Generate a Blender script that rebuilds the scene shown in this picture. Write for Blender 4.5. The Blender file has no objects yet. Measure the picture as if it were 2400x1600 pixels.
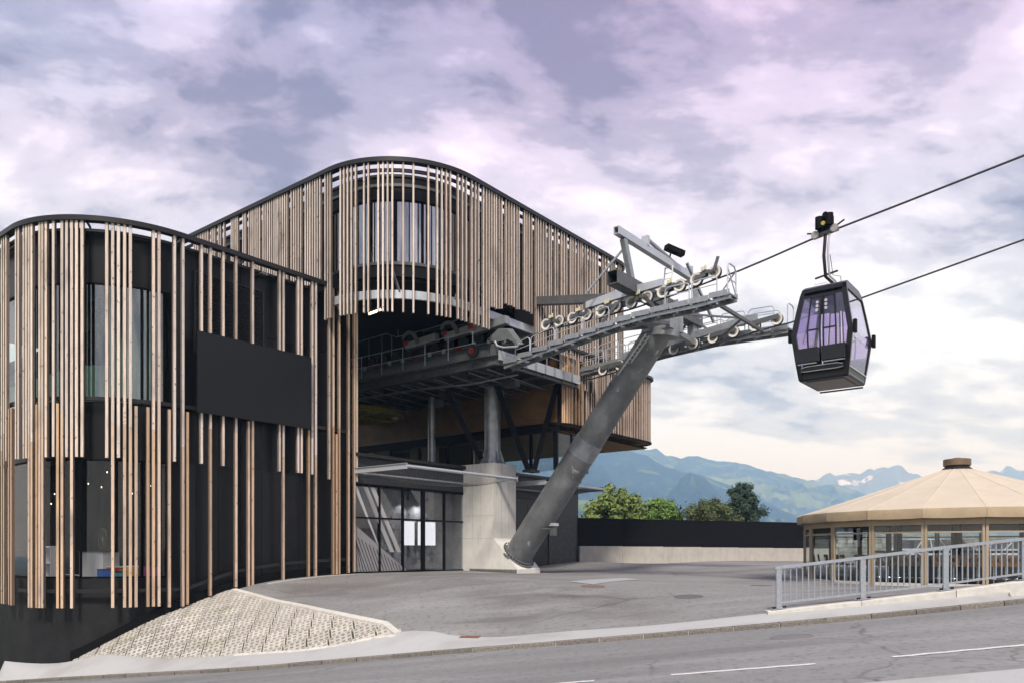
import bpy, bmesh, math, random
import numpy as np
from mathutils import Vector, Matrix
from mathutils.geometry import delaunay_2d_cdt
random.seed(7)
S = bpy.context.scene
COL = S.collection
# ------------------------------------------------------------------ camera
F = 1816.0; HZ = 1290.0; ZC = 1.0          # focal length in photo pixels, horizon row, eye height
cd = bpy.data.cameras.new('camera'); cam = bpy.data.objects.new('camera', cd); COL.objects.link(cam)
cam.location = (0, 0, ZC); cam.rotation_euler = (math.radians(90), 0, 0)
cd.sensor_width = 36; cd.lens = F / 2400 * 36
cd.shift_y = (HZ - 800) / 2400; cd.clip_start = 0.2; cd.clip_end = 40000
S.camera = cam
# ------------------------------------------------------------------ sky and sun
SUN_EL, SUN_AZ = math.radians(50), math.radians(184)      # azimuth from +Y clockwise: behind the camera, to the right
OFF1, OFF3 = (22.5, 25.3, 0), (0.5, 23.6, 0)
W = bpy.data.worlds.new('World'); S.world = W; W.use_nodes = True
nt = W.node_tree; nt.nodes.clear()
def N(t, **kw):
    n = nt.nodes.new(t)
    for k, v in kw.items(): setattr(n, k, v)
    return n
def wmath(op, a, b=None, clamp=False):
    n = N('ShaderNodeMath', operation=op); n.use_clamp = clamp
    for i, q in enumerate((a, b)):
        if q is None: continue
        if isinstance(q, (int, float)): n.inputs[i].default_value = q
        else: nt.links.new(q, n.inputs[i])
    return n.outputs[0]
sky = N('ShaderNodeTexSky', sky_type='NISHITA'); sky.sun_disc = False
sky.sun_elevation = SUN_EL; sky.sun_rotation = SUN_AZ
bg1 = N('ShaderNodeBackground'); bg1.inputs[1].default_value = 0.05
nt.links.new(sky.outputs[0], bg1.inputs[0])
tc = N('ShaderNodeTexCoord'); sep = N('ShaderNodeSeparateXYZ'); nt.links.new(tc.outputs['Generated'], sep.inputs[0])
zz = wmath('MAXIMUM', wmath('ADD', sep.outputs[2], 0.30), 0.06)
cmb = N('ShaderNodeCombineXYZ')
nt.links.new(wmath('DIVIDE', sep.outputs[0], zz), cmb.inputs[0])
nt.links.new(wmath('DIVIDE', sep.outputs[1], zz), cmb.inputs[1])
def wnoise(scale, detail, rough, off, dist=0.0, sx=1.0, sy=1.0):
    mp = N('ShaderNodeMapping'); mp.inputs['Location'].default_value = off; mp.inputs['Scale'].default_value = (sx, sy, 1)
    nt.links.new(cmb.outputs[0], mp.inputs[0])
    n = N('ShaderNodeTexNoise'); n.inputs['Scale'].default_value = scale; n.inputs['Detail'].default_value = detail
    n.inputs['Roughness'].default_value = rough; n.inputs['Distortion'].default_value = dist
    nt.links.new(mp.outputs[0], n.inputs['Vector']); return n.outputs[0]
def wramp(fac, stops):
    r = N('ShaderNodeValToRGB'); r.color_ramp.interpolation = 'EASE'
    while len(r.color_ramp.elements) < len(stops): r.color_ramp.elements.new(0.5)
    for e, (p, c) in zip(r.color_ramp.elements, stops): e.position = p; e.color = (*c, 1)
    nt.links.new(fac, r.inputs[0]); return r.outputs[0]
n1 = wnoise(1.7, 10, 0.58, OFF1, 0.25, 1.0, 1.4)
n2 = wnoise(4.6, 9, 0.62, (1.3, 2.2, 0), 0.2, 1.0, 1.5)
n3 = wnoise(0.62, 3, 0.5, OFF3)
nn = wmath('ADD', wmath('MULTIPLY', n1, 0.62), wmath('MULTIPLY', n2, 0.38))
# bright towards the horizon, heavier cloud bellies higher up
el = wmath('MULTIPLY', sep.outputs[2], 0.19)
nb = wmath('SUBTRACT', wmath('ADD', nn, 0.095), el)
cloud = wramp(nb, [(0.405, (0.20, 0.203, 0.27)), (0.465, (0.37, 0.385, 0.465)), (0.525, (0.59, 0.62, 0.70)), (0.60, (0.84, 0.885, 0.975))])
tint = wramp(n3, [(0.36, (0.92, 0.94, 1.02)), (0.47, (0.84, 0.74, 1.0)), (0.58, (1.12, 0.78, 1.04))])
hi = N('ShaderNodeMapRange'); hi.inputs['From Min'].default_value = 0.26; hi.inputs['From Max'].default_value = 0.56
hi.inputs['To Max'].default_value = 0.85
nt.links.new(sep.outputs[2], hi.inputs[0])
mx = N('ShaderNodeMixRGB', blend_type='MULTIPLY')
nt.links.new(hi.outputs[0], mx.inputs[0]); nt.links.new(cloud, mx.inputs[1]); nt.links.new(tint, mx.inputs[2])
bg2 = N('ShaderNodeBackground'); bg2.inputs[1].default_value = 0.62
nt.links.new(mx.outputs[0], bg2.inputs[0])
ms = N('ShaderNodeMixShader'); ms.inputs[0].default_value = 0.93
nt.links.new(bg1.outputs[0], ms.inputs[1]); nt.links.new(bg2.outputs[0], ms.inputs[2])
wo = N('ShaderNodeOutputWorld'); nt.links.new(ms.outputs[0], wo.inputs[0])
sl = bpy.data.lights.new('sun', 'SUN'); sl.energy = 2.0; sl.angle = math.radians(10); sl.color = (1.0, 0.965, 0.92)
sun = bpy.data.objects.new('sun', sl); COL.objects.link(sun)
sd = Vector((math.sin(SUN_AZ) * math.cos(SUN_EL), math.cos(SUN_AZ) * math.cos(SUN_EL), math.sin(SUN_EL)))
sun.rotation_euler = sd.to_track_quat('Z', 'Y').to_euler(); sun.location = sd * 60
vs = S.view_settings; vs.view_transform = 'Standard'; vs.look = 'None'; vs.exposure = 1.2; vs.gamma = 1.0
S.cycles.use_denoising = True; S.cycles.max_bounces = 7; S.cycles.transparent_max_bounces = 24
S.cycles.glossy_bounces = 4; S.cycles.diffuse_bounces = 3; S.cycles.transmission_bounces = 4; S.cycles.volume_bounces = 2
S.cycles.caustics_reflective = False; S.cycles.caustics_refractive = False
S.cycles.sample_clamp_indirect = 6

# ------------------------------------------------------------------ helpers
def P(px, py, d): return Vector(((px - 1200) / F * d, d, ZC + (HZ - py) / F * d))
def PX(p): return 1200 + F * p[0] / p[1]
U = Vector((-2301, 1816, 0)).normalized()      # along the left faces, away from the camera
V = Vector((1433, 1816, 0)).normalized()       # along the right faces, away from the camera
R_ = -U                                        # outward normal of the right faces = direction of the ropes
UP = Vector((0, 0, 1))

class MB:
    def __init__(s): s.v = []; s.f = []
    def quad(s, *p):
        i = len(s.v); s.v += [tuple(q) for q in p]; s.f.append(tuple(range(i, i + len(p)))); return s
    def hexa(s, lo, hi):                        # two matching rings
        n = len(lo); i = len(s.v); s.v += [tuple(q) for q in lo] + [tuple(q) for q in hi]
        s.f.append(tuple(range(i + n - 1, i - 1, -1))); s.f.append(tuple(range(i + n, i + 2 * n)))
        for k in range(n):
            j = (k + 1) % n; s.f.append((i + k, i + j, i + n + j, i + n + k))
        return s
    def obox(s, c, ax, ay, az, sx, sy, sz):     # oriented box, full sizes
        c = Vector(c); a = ax * sx / 2; b = ay * sy / 2; z = az * sz / 2
        return s.hexa([c - a - b - z, c + a - b - z, c + a + b - z, c - a + b - z], [c - a - b + z, c + a - b + z, c + a + b + z, c - a + b + z])
    def beam(s, p, q, w, h, up=UP):             # rectangular bar from p to q, w sideways, h along up
        p = Vector(p); q = Vector(q); d = (q - p); L = d.length; d.normalize()
        sd = d.cross(up)
        if sd.length < 1e-4: sd = d.cross(Vector((1, 0, 0)))
        sd.normalize(); u2 = sd.cross(d).normalized()
        return s.obox((p + q) / 2, d, sd, u2, L, w, h)
    def ibeam(s, p, q, w, h, t=0.04):
        p = Vector(p); q = Vector(q)
        s.beam(p + UP * (h / 2 - t / 2), q + UP * (h / 2 - t / 2), w, t); s.beam(p - UP * (h / 2 - t / 2), q - UP * (h / 2 - t / 2), w, t)
        return s.beam(p, q, t, h - 2 * t - .002)
    def tube(s, p, q, r0, r1=None, n=10, caps=True):
        p = Vector(p); q = Vector(q); r1 = r0 if r1 is None else r1
        d = (q - p).normalized(); a = d.orthogonal().normalized(); b = d.cross(a)
        lo = [p + (a * math.cos(t) + b * math.sin(t)) * r0 for t in [2 * math.pi * k / n for k in range(n)]]
        hi = [q + (a * math.cos(t) + b * math.sin(t)) * r1 for t in [2 * math.pi * k / n for k in range(n)]]
        return s.hexa(lo, hi)
    def pipe(s, pts, r, n=8):
        pts = [Vector(p) for p in pts]
        rings = []
        a = None
        for k, p in enumerate(pts):
            d = (pts[min(k + 1, len(pts) - 1)] - pts[max(k - 1, 0)]).normalized()
            if a is None: a = d.orthogonal().normalized()
            a = (a - d * a.dot(d)).normalized(); b = d.cross(a)
            rings.append([p + (a * math.cos(2 * math.pi * j / n) + b * math.sin(2 * math.pi * j / n)) * r for j in range(n)])
        return s.loft(rings)
    def loft(s, rings, closed=True, caps=True):
        i = len(s.v); n = len(rings[0])
        for rg in rings: s.v += [tuple(q) for q in rg]
        for k in range(len(rings) - 1):
            for j in range(n if closed else n - 1):
                a = i + k * n + j; b = i + k * n + (j + 1) % n
                s.f.append((a, b, b + n, a + n))
        if caps and closed:
            s.f.append(tuple(range(i + n - 1, i - 1, -1))); s.f.append(tuple(range(i + (len(rings) - 1) * n, i + len(rings) * n)))
        return s
    def wall(s, path, z0, z1, t, nrm=None):     # strip along a plan path, thickness t inwards (to the left of travel)
        outer = [Vector((p[0], p[1], 0)) for p in path]; n = len(outer); inner = []
        for k in range(n):
            d = (outer[min(k + 1, n - 1)] - outer[max(k - 1, 0)]).normalized(); inner.append(outer[k] + Vector((-d.y, d.x, 0)) * t)
        zz0 = z0 if callable(z0) else (lambda p: z0)
        zz1 = z1 if callable(z1) else (lambda p: z1)
        rings = []
        for k in range(n):
            a, b = outer[k], inner[k]; l, h = zz0(a), zz1(a)
            rings.append([(a.x, a.y, l), (a.x, a.y, h), (b.x, b.y, h), (b.x, b.y, l)])
        return s.loft(rings)
    def prism(s, poly, z0, z1):
        return s.hexa([(p[0], p[1], z0) for p in poly], [(p[0], p[1], z1) for p in poly])
    def build(s, name, mat, parent=None, smooth=False, kind=None):
        me = bpy.data.meshes.new(name); me.from_pydata(s.v, [], s.f); me.update()
        bm = bmesh.new(); bm.from_mesh(me); bmesh.ops.recalc_face_normals(bm, faces=bm.faces); bm.to_mesh(me); bm.free()
        me.materials.append(mat)
        if smooth:
            for p in me.polygons: p.use_smooth = True
            me.set_sharp_from_angle(angle=math.radians(40))
        return link(name, me, parent, kind)
def link(name, me, parent=None, kind=None):
    o = bpy.data.objects.new(name, me); COL.objects.link(o)
    if parent is not None:
        o.parent = parent; o.matrix_parent_inverse = pinv(parent)
    if kind: o['kind'] = kind
    return o
def pinv(p):
    return Matrix.Translation(-p.location) if p.type == 'EMPTY' else Matrix.Identity(4)
def thing(name, label, cat, loc=(0, 0, 0), group=None):
    o = bpy.data.objects.new(name, None); COL.objects.link(o); o.location = loc; o.empty_display_size = 0.2
    return tag(o, label, cat, group)
def tag(o, label, cat, group=None):
    o['label'] = label; o['category'] = cat
    if group: o['group'] = group
    return o
def struct(o): o['kind'] = 'structure'; return o

# ------------------------------------------------------------------ materials
MATS = {}
def mat(name, col, rough=0.6, metal=0.0, var=0.0, vscale=2.0, col2=None, stretch=(1, 1, 1), bump=0.0, bscale=20.0, objcol=False, spec=0.5, coord='pos', detail=5, rrange=0.0, rand=0.0):
    m = bpy.data.materials.new(name); m.use_nodes = True; t = m.node_tree; b = t.nodes['Principled BSDF']
    b.inputs['Base Color'].default_value = (*col, 1); b.inputs['Roughness'].default_value = rough; b.inputs['Metallic'].default_value = metal
    b.inputs['Specular IOR Level'].default_value = spec
    if coord == 'pos': src = t.nodes.new('ShaderNodeNewGeometry').outputs['Position']
    else: src = t.nodes.new('ShaderNodeTexCoord').outputs['Object']
    mp = t.nodes.new('ShaderNodeMapping'); mp.inputs['Scale'].default_value = stretch; t.links.new(src, mp.inputs[0])
    base = None
    if objcol:
        oi = t.nodes.new('ShaderNodeObjectInfo'); base = oi.outputs['Color']
    if var or col2:
        nz = t.nodes.new('ShaderNodeTexNoise'); nz.inputs['Scale'].default_value = vscale; nz.inputs['Detail'].default_value = detail; nz.inputs['Roughness'].default_value = 0.66
        t.links.new(mp.outputs[0], nz.inputs['Vector'])
        rp = t.nodes.new('ShaderNodeValToRGB'); rp.color_ramp.elements[0].position = 0.32; rp.color_ramp.elements[1].position = 0.68
        c2 = col2 or col
        lo = [max(0, c * (1 - var)) for c in col]; hi = [min(1, c * (1 + var)) for c in c2]
        if objcol: lo = [1 - var] * 3; hi = [1 + var * .6] * 3
        rp.color_ramp.elements[0].color = (*lo, 1); rp.color_ramp.elements[1].color = (*hi, 1)
        t.links.new(nz.outputs[0], rp.inputs[0])
        if objcol:
            mm = t.nodes.new('ShaderNodeMixRGB'); mm.blend_type = 'MULTIPLY'; mm.inputs[0].default_value = 1
            t.links.new(base, mm.inputs[1]); t.links.new(rp.outputs[0], mm.inputs[2]); base = mm.outputs[0]
        else: base = rp.outputs[0]
        if rrange:
            mr = t.nodes.new('ShaderNodeMapRange'); mr.inputs['To Min'].default_value = rough - rrange; mr.inputs['To Max'].default_value = rough + rrange
            t.links.new(nz.outputs[0], mr.inputs[0]); t.links.new(mr.outputs[0], b.inputs['Roughness'])
    if rand:
        oi = t.nodes.new('ShaderNodeObjectInfo'); mr = t.nodes.new('ShaderNodeMapRange')
        mr.inputs['To Min'].default_value = 1 - rand; mr.inputs['To Max'].default_value = 1 + rand
        t.links.new(oi.outputs['Random'], mr.inputs[0])
        mm = t.nodes.new('ShaderNodeMixRGB'); mm.blend_type = 'MULTIPLY'; mm.inputs[0].default_value = 1
        if base is not None: t.links.new(base, mm.inputs[1])
        else: mm.inputs[1].default_value = (*col, 1)
        t.links.new(mr.outputs[0], mm.inputs[2]); base = mm.outputs[0]
    if base is not None: t.links.new(base, b.inputs['Base Color'])
    if bump:
        n2 = t.nodes.new('ShaderNodeTexNoise'); n2.inputs['Scale'].default_value = bscale; n2.inputs['Detail'].default_value = 6
        t.links.new(mp.outputs[0], n2.inputs['Vector'])
        bp = t.nodes.new('ShaderNodeBump'); bp.inputs['Strength'].default_value = bump; bp.inputs['Distance'].default_value = 0.02
        t.links.new(n2.outputs[0], bp.inputs['Height']); t.links.new(bp.outputs[0], b.inputs['Normal'])
    MATS[name] = m; return m
def layered(m, col, scale, lo, hi, stretch=(1, 1, 1), amount=1.0, detail=4, off=(0, 0, 0), dist=0.0):
    """mix a second colour (stain, wear, streak) over a material's base colour by a noise mask"""
    t = m.node_tree; b = t.nodes['Principled BSDF']; inp = b.inputs['Base Color']
    g = t.nodes.new('ShaderNodeNewGeometry'); mp = t.nodes.new('ShaderNodeMapping'); mp.inputs['Scale'].default_value = stretch; mp.inputs['Location'].default_value = off
    t.links.new(g.outputs['Position'], mp.inputs[0])
    nz = t.nodes.new('ShaderNodeTexNoise'); nz.inputs['Scale'].default_value = scale; nz.inputs['Detail'].default_value = detail; nz.inputs['Distortion'].default_value = dist
    t.links.new(mp.outputs[0], nz.inputs['Vector'])
    mr = t.nodes.new('ShaderNodeMapRange'); mr.inputs['From Min'].default_value = lo; mr.inputs['From Max'].default_value = hi; mr.inputs['To Max'].default_value = amount
    t.links.new(nz.outputs[0], mr.inputs[0])
    mm = t.nodes.new('ShaderNodeMixRGB'); t.links.new(mr.outputs[0], mm.inputs[0])
    if inp.links: t.links.new(inp.links[0].from_socket, mm.inputs[1])
    else: mm.inputs[1].default_value = inp.default_value[:]
    mm.inputs[2].default_value = (*col, 1)
    t.links.new(mm.outputs[0], inp); return m
def cracks(m, col, scale, width, mscale, lo, hi, amount=.8):
    """thin irregular crack lines, only where a broad noise mask allows"""
    t = m.node_tree; b = t.nodes['Principled BSDF']; inp = b.inputs['Base Color']
    g = t.nodes.new('ShaderNodeNewGeometry'); nz = t.nodes.new('ShaderNodeTexNoise'); nz.inputs['Scale'].default_value = 1.7; nz.inputs['Detail'].default_value = 5
    t.links.new(g.outputs['Position'], nz.inputs['Vector'])
    ad = t.nodes.new('ShaderNodeMixRGB'); ad.blend_type = 'ADD'; ad.inputs[0].default_value = .55; t.links.new(g.outputs['Position'], ad.inputs[1]); t.links.new(nz.outputs['Color'], ad.inputs[2])
    vo = t.nodes.new('ShaderNodeTexVoronoi'); vo.feature = 'DISTANCE_TO_EDGE'; vo.inputs['Scale'].default_value = scale; t.links.new(ad.outputs[0], vo.inputs['Vector'])
    mr = t.nodes.new('ShaderNodeMapRange'); mr.inputs['From Min'].default_value = 0; mr.inputs['From Max'].default_value = width; mr.inputs['To Min'].default_value = 1; mr.inputs['To Max'].default_value = 0
    t.links.new(vo.outputs['Distance'], mr.inputs[0])
    n2 = t.nodes.new('ShaderNodeTexNoise'); n2.inputs['Scale'].default_value = mscale; t.links.new(g.outputs['Position'], n2.inputs['Vector'])
    m2 = t.nodes.new('ShaderNodeMapRange'); m2.inputs['From Min'].default_value = lo; m2.inputs['From Max'].default_value = hi; m2.inputs['To Max'].default_value = amount; t.links.new(n2.outputs[0], m2.inputs[0])
    mu = t.nodes.new('ShaderNodeMath'); mu.operation = 'MULTIPLY'; t.links.new(mr.outputs[0], mu.inputs[0]); t.links.new(m2.outputs[0], mu.inputs[1])
    mm = t.nodes.new('ShaderNodeMixRGB'); t.links.new(mu.outputs[0], mm.inputs[0]); t.links.new(inp.links[0].from_socket, mm.inputs[1]); mm.inputs[2].default_value = (*col, 1); t.links.new(mm.outputs[0], inp)
def glass(name, tint, f0=0.06, add=0.0, rough=0.0):
    """thin pane: tinted see-through plus mirror reflection that grows at grazing angles, the same from both sides"""
    m = bpy.data.materials.new(name); m.use_nodes = True; t = m.node_tree; t.nodes.clear()
    def mth(op, a, b=None):
        n = t.nodes.new('ShaderNodeMath'); n.operation = op
        for i, q in enumerate((a, b)):
            if q is None: continue
            if isinstance(q, (int, float)): n.inputs[i].default_value = q
            else: t.links.new(q, n.inputs[i])
        return n.outputs[0]
    tr = t.nodes.new('ShaderNodeBsdfTransparent'); tr.inputs[0].default_value = (*tint, 1)
    gl = t.nodes.new('ShaderNodeBsdfGlossy'); gl.inputs['Roughness'].default_value = rough; gl.inputs[0].default_value = (0.95, 0.97, 1, 1)
    g = t.nodes.new('ShaderNodeNewGeometry'); dt = t.nodes.new('ShaderNodeVectorMath'); dt.operation = 'DOT_PRODUCT'
    t.links.new(g.outputs['Incoming'], dt.inputs[0]); t.links.new(g.outputs['Normal'], dt.inputs[1])
    k = mth('POWER', mth('SUBTRACT', 1.0, mth('ABSOLUTE', dt.outputs['Value'])), 5.0)
    f = mth('ADD', mth('MULTIPLY', k, 1 - f0), f0 + add)
    mx = t.nodes.new('ShaderNodeMixShader'); t.links.new(f, mx.inputs[0]); t.links.new(tr.outputs[0], mx.inputs[1]); t.links.new(gl.outputs[0], mx.inputs[2])
    o = t.nodes.new('ShaderNodeOutputMaterial'); t.links.new(mx.outputs[0], o.inputs[0]); return m
def emit(name, col, s):
    m = bpy.data.materials.new(name); m.use_nodes = True; b = m.node_tree.nodes['Principled BSDF']
    b.inputs['Emission Color'].default_value = (*col, 1); b.inputs['Emission Strength'].default_value = s; return m
M_asph = mat('plaza_asphalt', (0.21, 0.214, 0.213), 0.85, var=0.10, vscale=55, bump=0.25, bscale=160)
layered(M_asph, (0.125, 0.115, 0.114), 0.16, 0.47, 0.62, (1, 1.4, 1), 0.75, 5, (4, 3, 0), 0.4)
layered(M_asph, (0.31, 0.312, 0.316), 0.3, 0.5, 0.72, (1, 2.6, 1), 0.6, 6, (1, 9, 0), 0.6)
layered(M_asph, (0.085, 0.082, 0.082), 0.55, 0.63, 0.70, (.35, 2.4, 1), 0.45, 6, (7, 2, 0), 1.2)
M_road = mat('road_asphalt', (0.195, 0.202, 0.203), 0.85, var=0.20, vscale=75, bump=0.3, bscale=150)
layered(M_road, (0.29, 0.295, 0.30), 0.5, 0.45, 0.65, (.22, 1.5, 1), 0.55, 5)
layered(M_road, (0.13, 0.132, 0.137), 0.35, 0.55, 0.66, (.2, 1.9, 1), 0.5, 4, (3, 5, 0))
layered(M_asph, (.12, .118, .116), 7, .53, .66, (1, 1, 1), .6, 8, (3, 3, 3)); layered(M_asph, (.33, .33, .33), 26, .60, .68, (1, 1, 1), .5, 6, (1, 8, 3)); cracks(M_asph, (.06, .058, .056), .16, .012, .12, .45, .6, .7); layered(M_road, (.12, .12, .122), 7, .53, .66, (1, 1, 1), .6, 8, (3, 3, 3)); layered(M_road, (.33, .33, .33), 26, .60, .68, (1, 1, 1), .5, 6, (1, 8, 3)); cracks(M_road, (.07, .07, .07), .3, .014, .2, .5, .62, .75)
M_walk = mat('sidewalk_asphalt', (0.41, 0.422, 0.425), 0.9, var=0.16, vscale=60, bump=0.3, bscale=140)
layered(M_walk, (0.31, 0.30, 0.295), 0.7, 0.5, 0.68, (1, 1, 1), 0.6, 6)
M_kerb = mat('granite_kerb', (0.17, 0.158, 0.14), 0.85, var=0.5, vscale=28, bump=0.5, bscale=60, rand=0.15)
M_joint = mat('mortar', (0.42, 0.40, 0.37), 0.9, var=0.15, vscale=20)
M_paint = mat('road_paint', (0.62, 0.62, 0.61), 0.7, var=0.18, vscale=14)
M_paver = mat('paver_concrete', (0.47, 0.45, 0.405), 0.9, var=0.16, vscale=9, bump=0.3, bscale=60, rand=0.10)
layered(M_paver, (0.24, 0.25, 0.14), 0.8, 0.60, 0.75, (1, 1, 1), 0.5, 5)
M_soil = mat('joint_soil', (0.03, 0.027, 0.018), 0.95, var=0.4, vscale=9, col2=(0.07, 0.085, 0.03))
M_edge = mat('edging_concrete', (0.55, 0.54, 0.50), 0.85, var=0.12, vscale=5, bump=0.2, rand=0.06)
M_grass = mat('meadow', (0.05, 0.085, 0.025), 0.95, var=0.4, vscale=0.05, col2=(0.09, 0.11, 0.04))
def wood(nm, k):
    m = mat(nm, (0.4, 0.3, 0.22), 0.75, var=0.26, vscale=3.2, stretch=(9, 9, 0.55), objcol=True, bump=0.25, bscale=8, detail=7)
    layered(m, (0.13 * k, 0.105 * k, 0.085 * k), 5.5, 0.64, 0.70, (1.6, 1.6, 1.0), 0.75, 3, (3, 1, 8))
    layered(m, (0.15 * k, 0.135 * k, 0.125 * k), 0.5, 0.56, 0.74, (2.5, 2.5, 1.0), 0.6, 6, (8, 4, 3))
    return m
M_wood = wood('larch_face', 1.0); M_woods = wood('larch_side', .55)        # weathered outer face; sides grey-stained, with shade between slats put into the colour
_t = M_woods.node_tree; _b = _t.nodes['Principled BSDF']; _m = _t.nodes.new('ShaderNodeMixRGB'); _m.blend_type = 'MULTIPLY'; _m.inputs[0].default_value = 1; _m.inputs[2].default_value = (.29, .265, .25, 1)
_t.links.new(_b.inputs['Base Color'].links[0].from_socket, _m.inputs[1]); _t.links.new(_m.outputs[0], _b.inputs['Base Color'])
M_clad = mat('black_cladding', (0.0085, 0.0085, 0.0095), 0.36, var=0.25, vscale=1.2, spec=.28, rand=.4)
M_dark = mat('dark_metal', (0.016, 0.0155, 0.017), 0.42, var=0.15, vscale=3, spec=.35)
M_black = mat('black_matt', (0.0055, 0.0055, 0.006), 0.6, spec=.10)
M_board = mat('black_board', (0.011, 0.011, 0.0125), 0.35, var=0.05, vscale=1, spec=.25)
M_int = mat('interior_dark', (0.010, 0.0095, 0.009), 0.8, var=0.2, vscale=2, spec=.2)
M_plinth = mat('black_concrete', (0.011, 0.011, 0.0115), 0.65, var=0.5, vscale=1.3, spec=.3, bump=0.2, bscale=8)
M_glass = glass('facade_glass', (0.62, 0.76, 0.72), 0.2)
M_shopglass = glass('shop_glass', (0.80, 0.81, 0.82), 0.05)
M_clear = glass('clear_glass', (0.9, 0.93, 0.93), 0.04)
M_conc = mat('cast_concrete', (0.64, 0.635, 0.60), 0.8, var=0.09, vscale=1.6, bump=0.12, bscale=18)
layered(M_conc, (0.48, 0.47, 0.43), 2.0, 0.55, 0.75, (2.2, 2.2, .35), 0.6, 5)
layered(M_conc, (0.70, 0.69, 0.66), 1.1, 0.55, 0.8, (1, 1, 1.2), 0.5, 4, (5, 5, 5))
M_wallconc = mat('wall_concrete', (0.42, 0.40, 0.36), 0.85, var=0.1, vscale=2, bump=0.15, bscale=14)
layered(M_wallconc, (0.30, 0.285, 0.26), 1.2, 0.5, 0.75, (3, 3, .4), 0.6, 5)
M_galv = mat('galvanised', (0.33, 0.35, 0.375), 0.42, metal=0.55, var=0.16, vscale=7, rrange=0.1)
M_galvl = mat('galvanised_light', (0.52, 0.55, 0.60), 0.42, metal=0.4, var=0.12, vscale=16, rrange=0.1)
M_rail = mat('railing_zinc', (0.34, 0.375, 0.42), 0.45, metal=0.35, var=0.14, vscale=18, rrange=0.1)
M_steel = mat('grey_steel', (0.115, 0.12, 0.128), 0.5, metal=0.35, var=0.2, vscale=4)
M_tower = mat('tower_steel', (0.19, 0.2, 0.21), 0.5, metal=0.45, var=0.22, vscale=1.7, rrange=0.12)
layered(M_tower, (0.34, 0.35, 0.36), 1.1, 0.56, 0.72, (1, 1, .8), 0.6, 6)
layered(M_tower, (0.66, 0.67, 0.68), 1.4, 0.655, 0.71, (1.6, 1.6, .7), 0.7, 8, (11, 3, 2), 0.5)
M_colm = mat('column_steel', (0.34, 0.36, 0.39), 0.42, metal=0.5, var=0.3, vscale=2.2, stretch=(1, 1, .8), rrange=0.1)
M_green = mat('grey_green_steel', (0.15, 0.165, 0.165), 0.5, metal=0.2, var=0.15, vscale=4)
M_red = mat('red_paint', (0.28, 0.025, 0.03), 0.5)
M_yellow = mat('yellow_paint', (0.42, 0.33, 0.05), 0.5, var=0.15, vscale=4)
M_cream = mat('cream_plastic', (0.62, 0.60, 0.42), 0.5)
M_liner = mat('sheave_cream', (0.72, 0.69, 0.64), 0.6, var=0.1, vscale=20)
M_sheave = mat('sheave_grey', (0.33, 0.32, 0.31), 0.55, metal=0.3, var=0.15, vscale=15)
M_rubber = mat('rubber', (0.02, 0.02, 0.02), 0.7)
M_rope = mat('steel_rope', (0.055, 0.057, 0.06), 0.5, metal=0.5, var=0.3, vscale=60)
M_slate = mat('slate', (0.036, 0.038, 0.044), 0.55, var=0.2, vscale=6, bump=0.3, bscale=25, rand=0.22)
M_boards = mat('larch_soffit', (0.23, 0.125, 0.055), 0.6, var=0.25, vscale=2, stretch=(.5, .5, 1))
M_seam = mat('tent_seam', (0.66, 0.60, 0.50), 0.8)
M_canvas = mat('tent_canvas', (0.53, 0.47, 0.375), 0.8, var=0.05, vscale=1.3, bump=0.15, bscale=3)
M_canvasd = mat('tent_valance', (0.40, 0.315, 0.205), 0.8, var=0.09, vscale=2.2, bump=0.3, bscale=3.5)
M_tpost = mat('tent_post', (0.36, 0.29, 0.20), 0.5, var=0.05, vscale=5)
M_bronze = mat('tent_cap', (0.20, 0.14, 0.09), 0.45, metal=0.4, var=0.1)
M_seat = mat('stool_wood', (0.30, 0.145, 0.05), 0.5, var=0.3, vscale=6, stretch=(2, 2, .6))
M_chrome = mat('chrome', (0.6, 0.6, 0.6), 0.25, metal=0.9)
M_white = mat('white_paint', (0.75, 0.75, 0.75), 0.5)
M_lamp = emit('lamp_warm', (1, 0.85, 0.55), 2.0)
# ------------------------------------------------------------------ plan of the two slatted volumes
def nose_path(C, r, Lu, Lv, step=0.15):
    """left arm (from far end) - rounded corner - right arm; travel with the inside on the left"""
    pts = []
    n = int((Lu - r) / .5)
    for k in range(n): pts.append(C + U * (Lu - (Lu - r) * k / n))
    cen = C + U * r + V * r
    a0 = math.atan2((-V).y, (-V).x); a1 = math.atan2((-U).y, (-U).x)
    while a1 < a0: a1 += 2 * math.pi
    m = max(8, int(r * (a1 - a0) / step))
    for k in range(m + 1):
        a = a0 + (a1 - a0) * k / m; pts.append(cen + Vector((math.cos(a), math.sin(a), 0)) * r)
    n = int((Lv - r) / .5)
    for k in range(1, n + 1): pts.append(C + V * (r + (Lv - r) * k / n))
    return pts
def offset(path, t):
    out = []; n = len(path)
    for k in range(n):
        d = (path[min(k + 1, n - 1)] - path[max(k - 1, 0)]).normalized(); out.append(path[k] + Vector((-d.y, d.x, 0)) * t)
    return out
def at_px(path, px):
    """point and travel direction where the plan path crosses a pixel column (front-most crossing)"""
    best = None
    for k in range(len(path) - 1):
        a, b = path[k], path[k + 1]; pa, pb = PX(a), PX(b)
        if (pa - px) * (pb - px) <= 0 and abs(pa - pb) > 1e-9:
            t = (px - pa) / (pb - pa); q = a + (b - a) * t
            if best is None or q.y < best[0].y: best = (q, (b - a).normalized())
    if best is None:
        k = min(range(len(path) - 1), key=lambda i: abs(PX(path[i]) - px)); best = (path[k], (path[k + 1] - path[k]).normalized())
    return best
C2 = Vector((-14.07, 24.2, 0)); R2 = 4.0
wing_path = nose_path(C2, R2, 16.0, 11.95)
C1 = Vector((-4.27, 29.43, 0)); R1 = 4.2
hall_path = nose_path(C1, R1, 24.0, 17.3)
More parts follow.
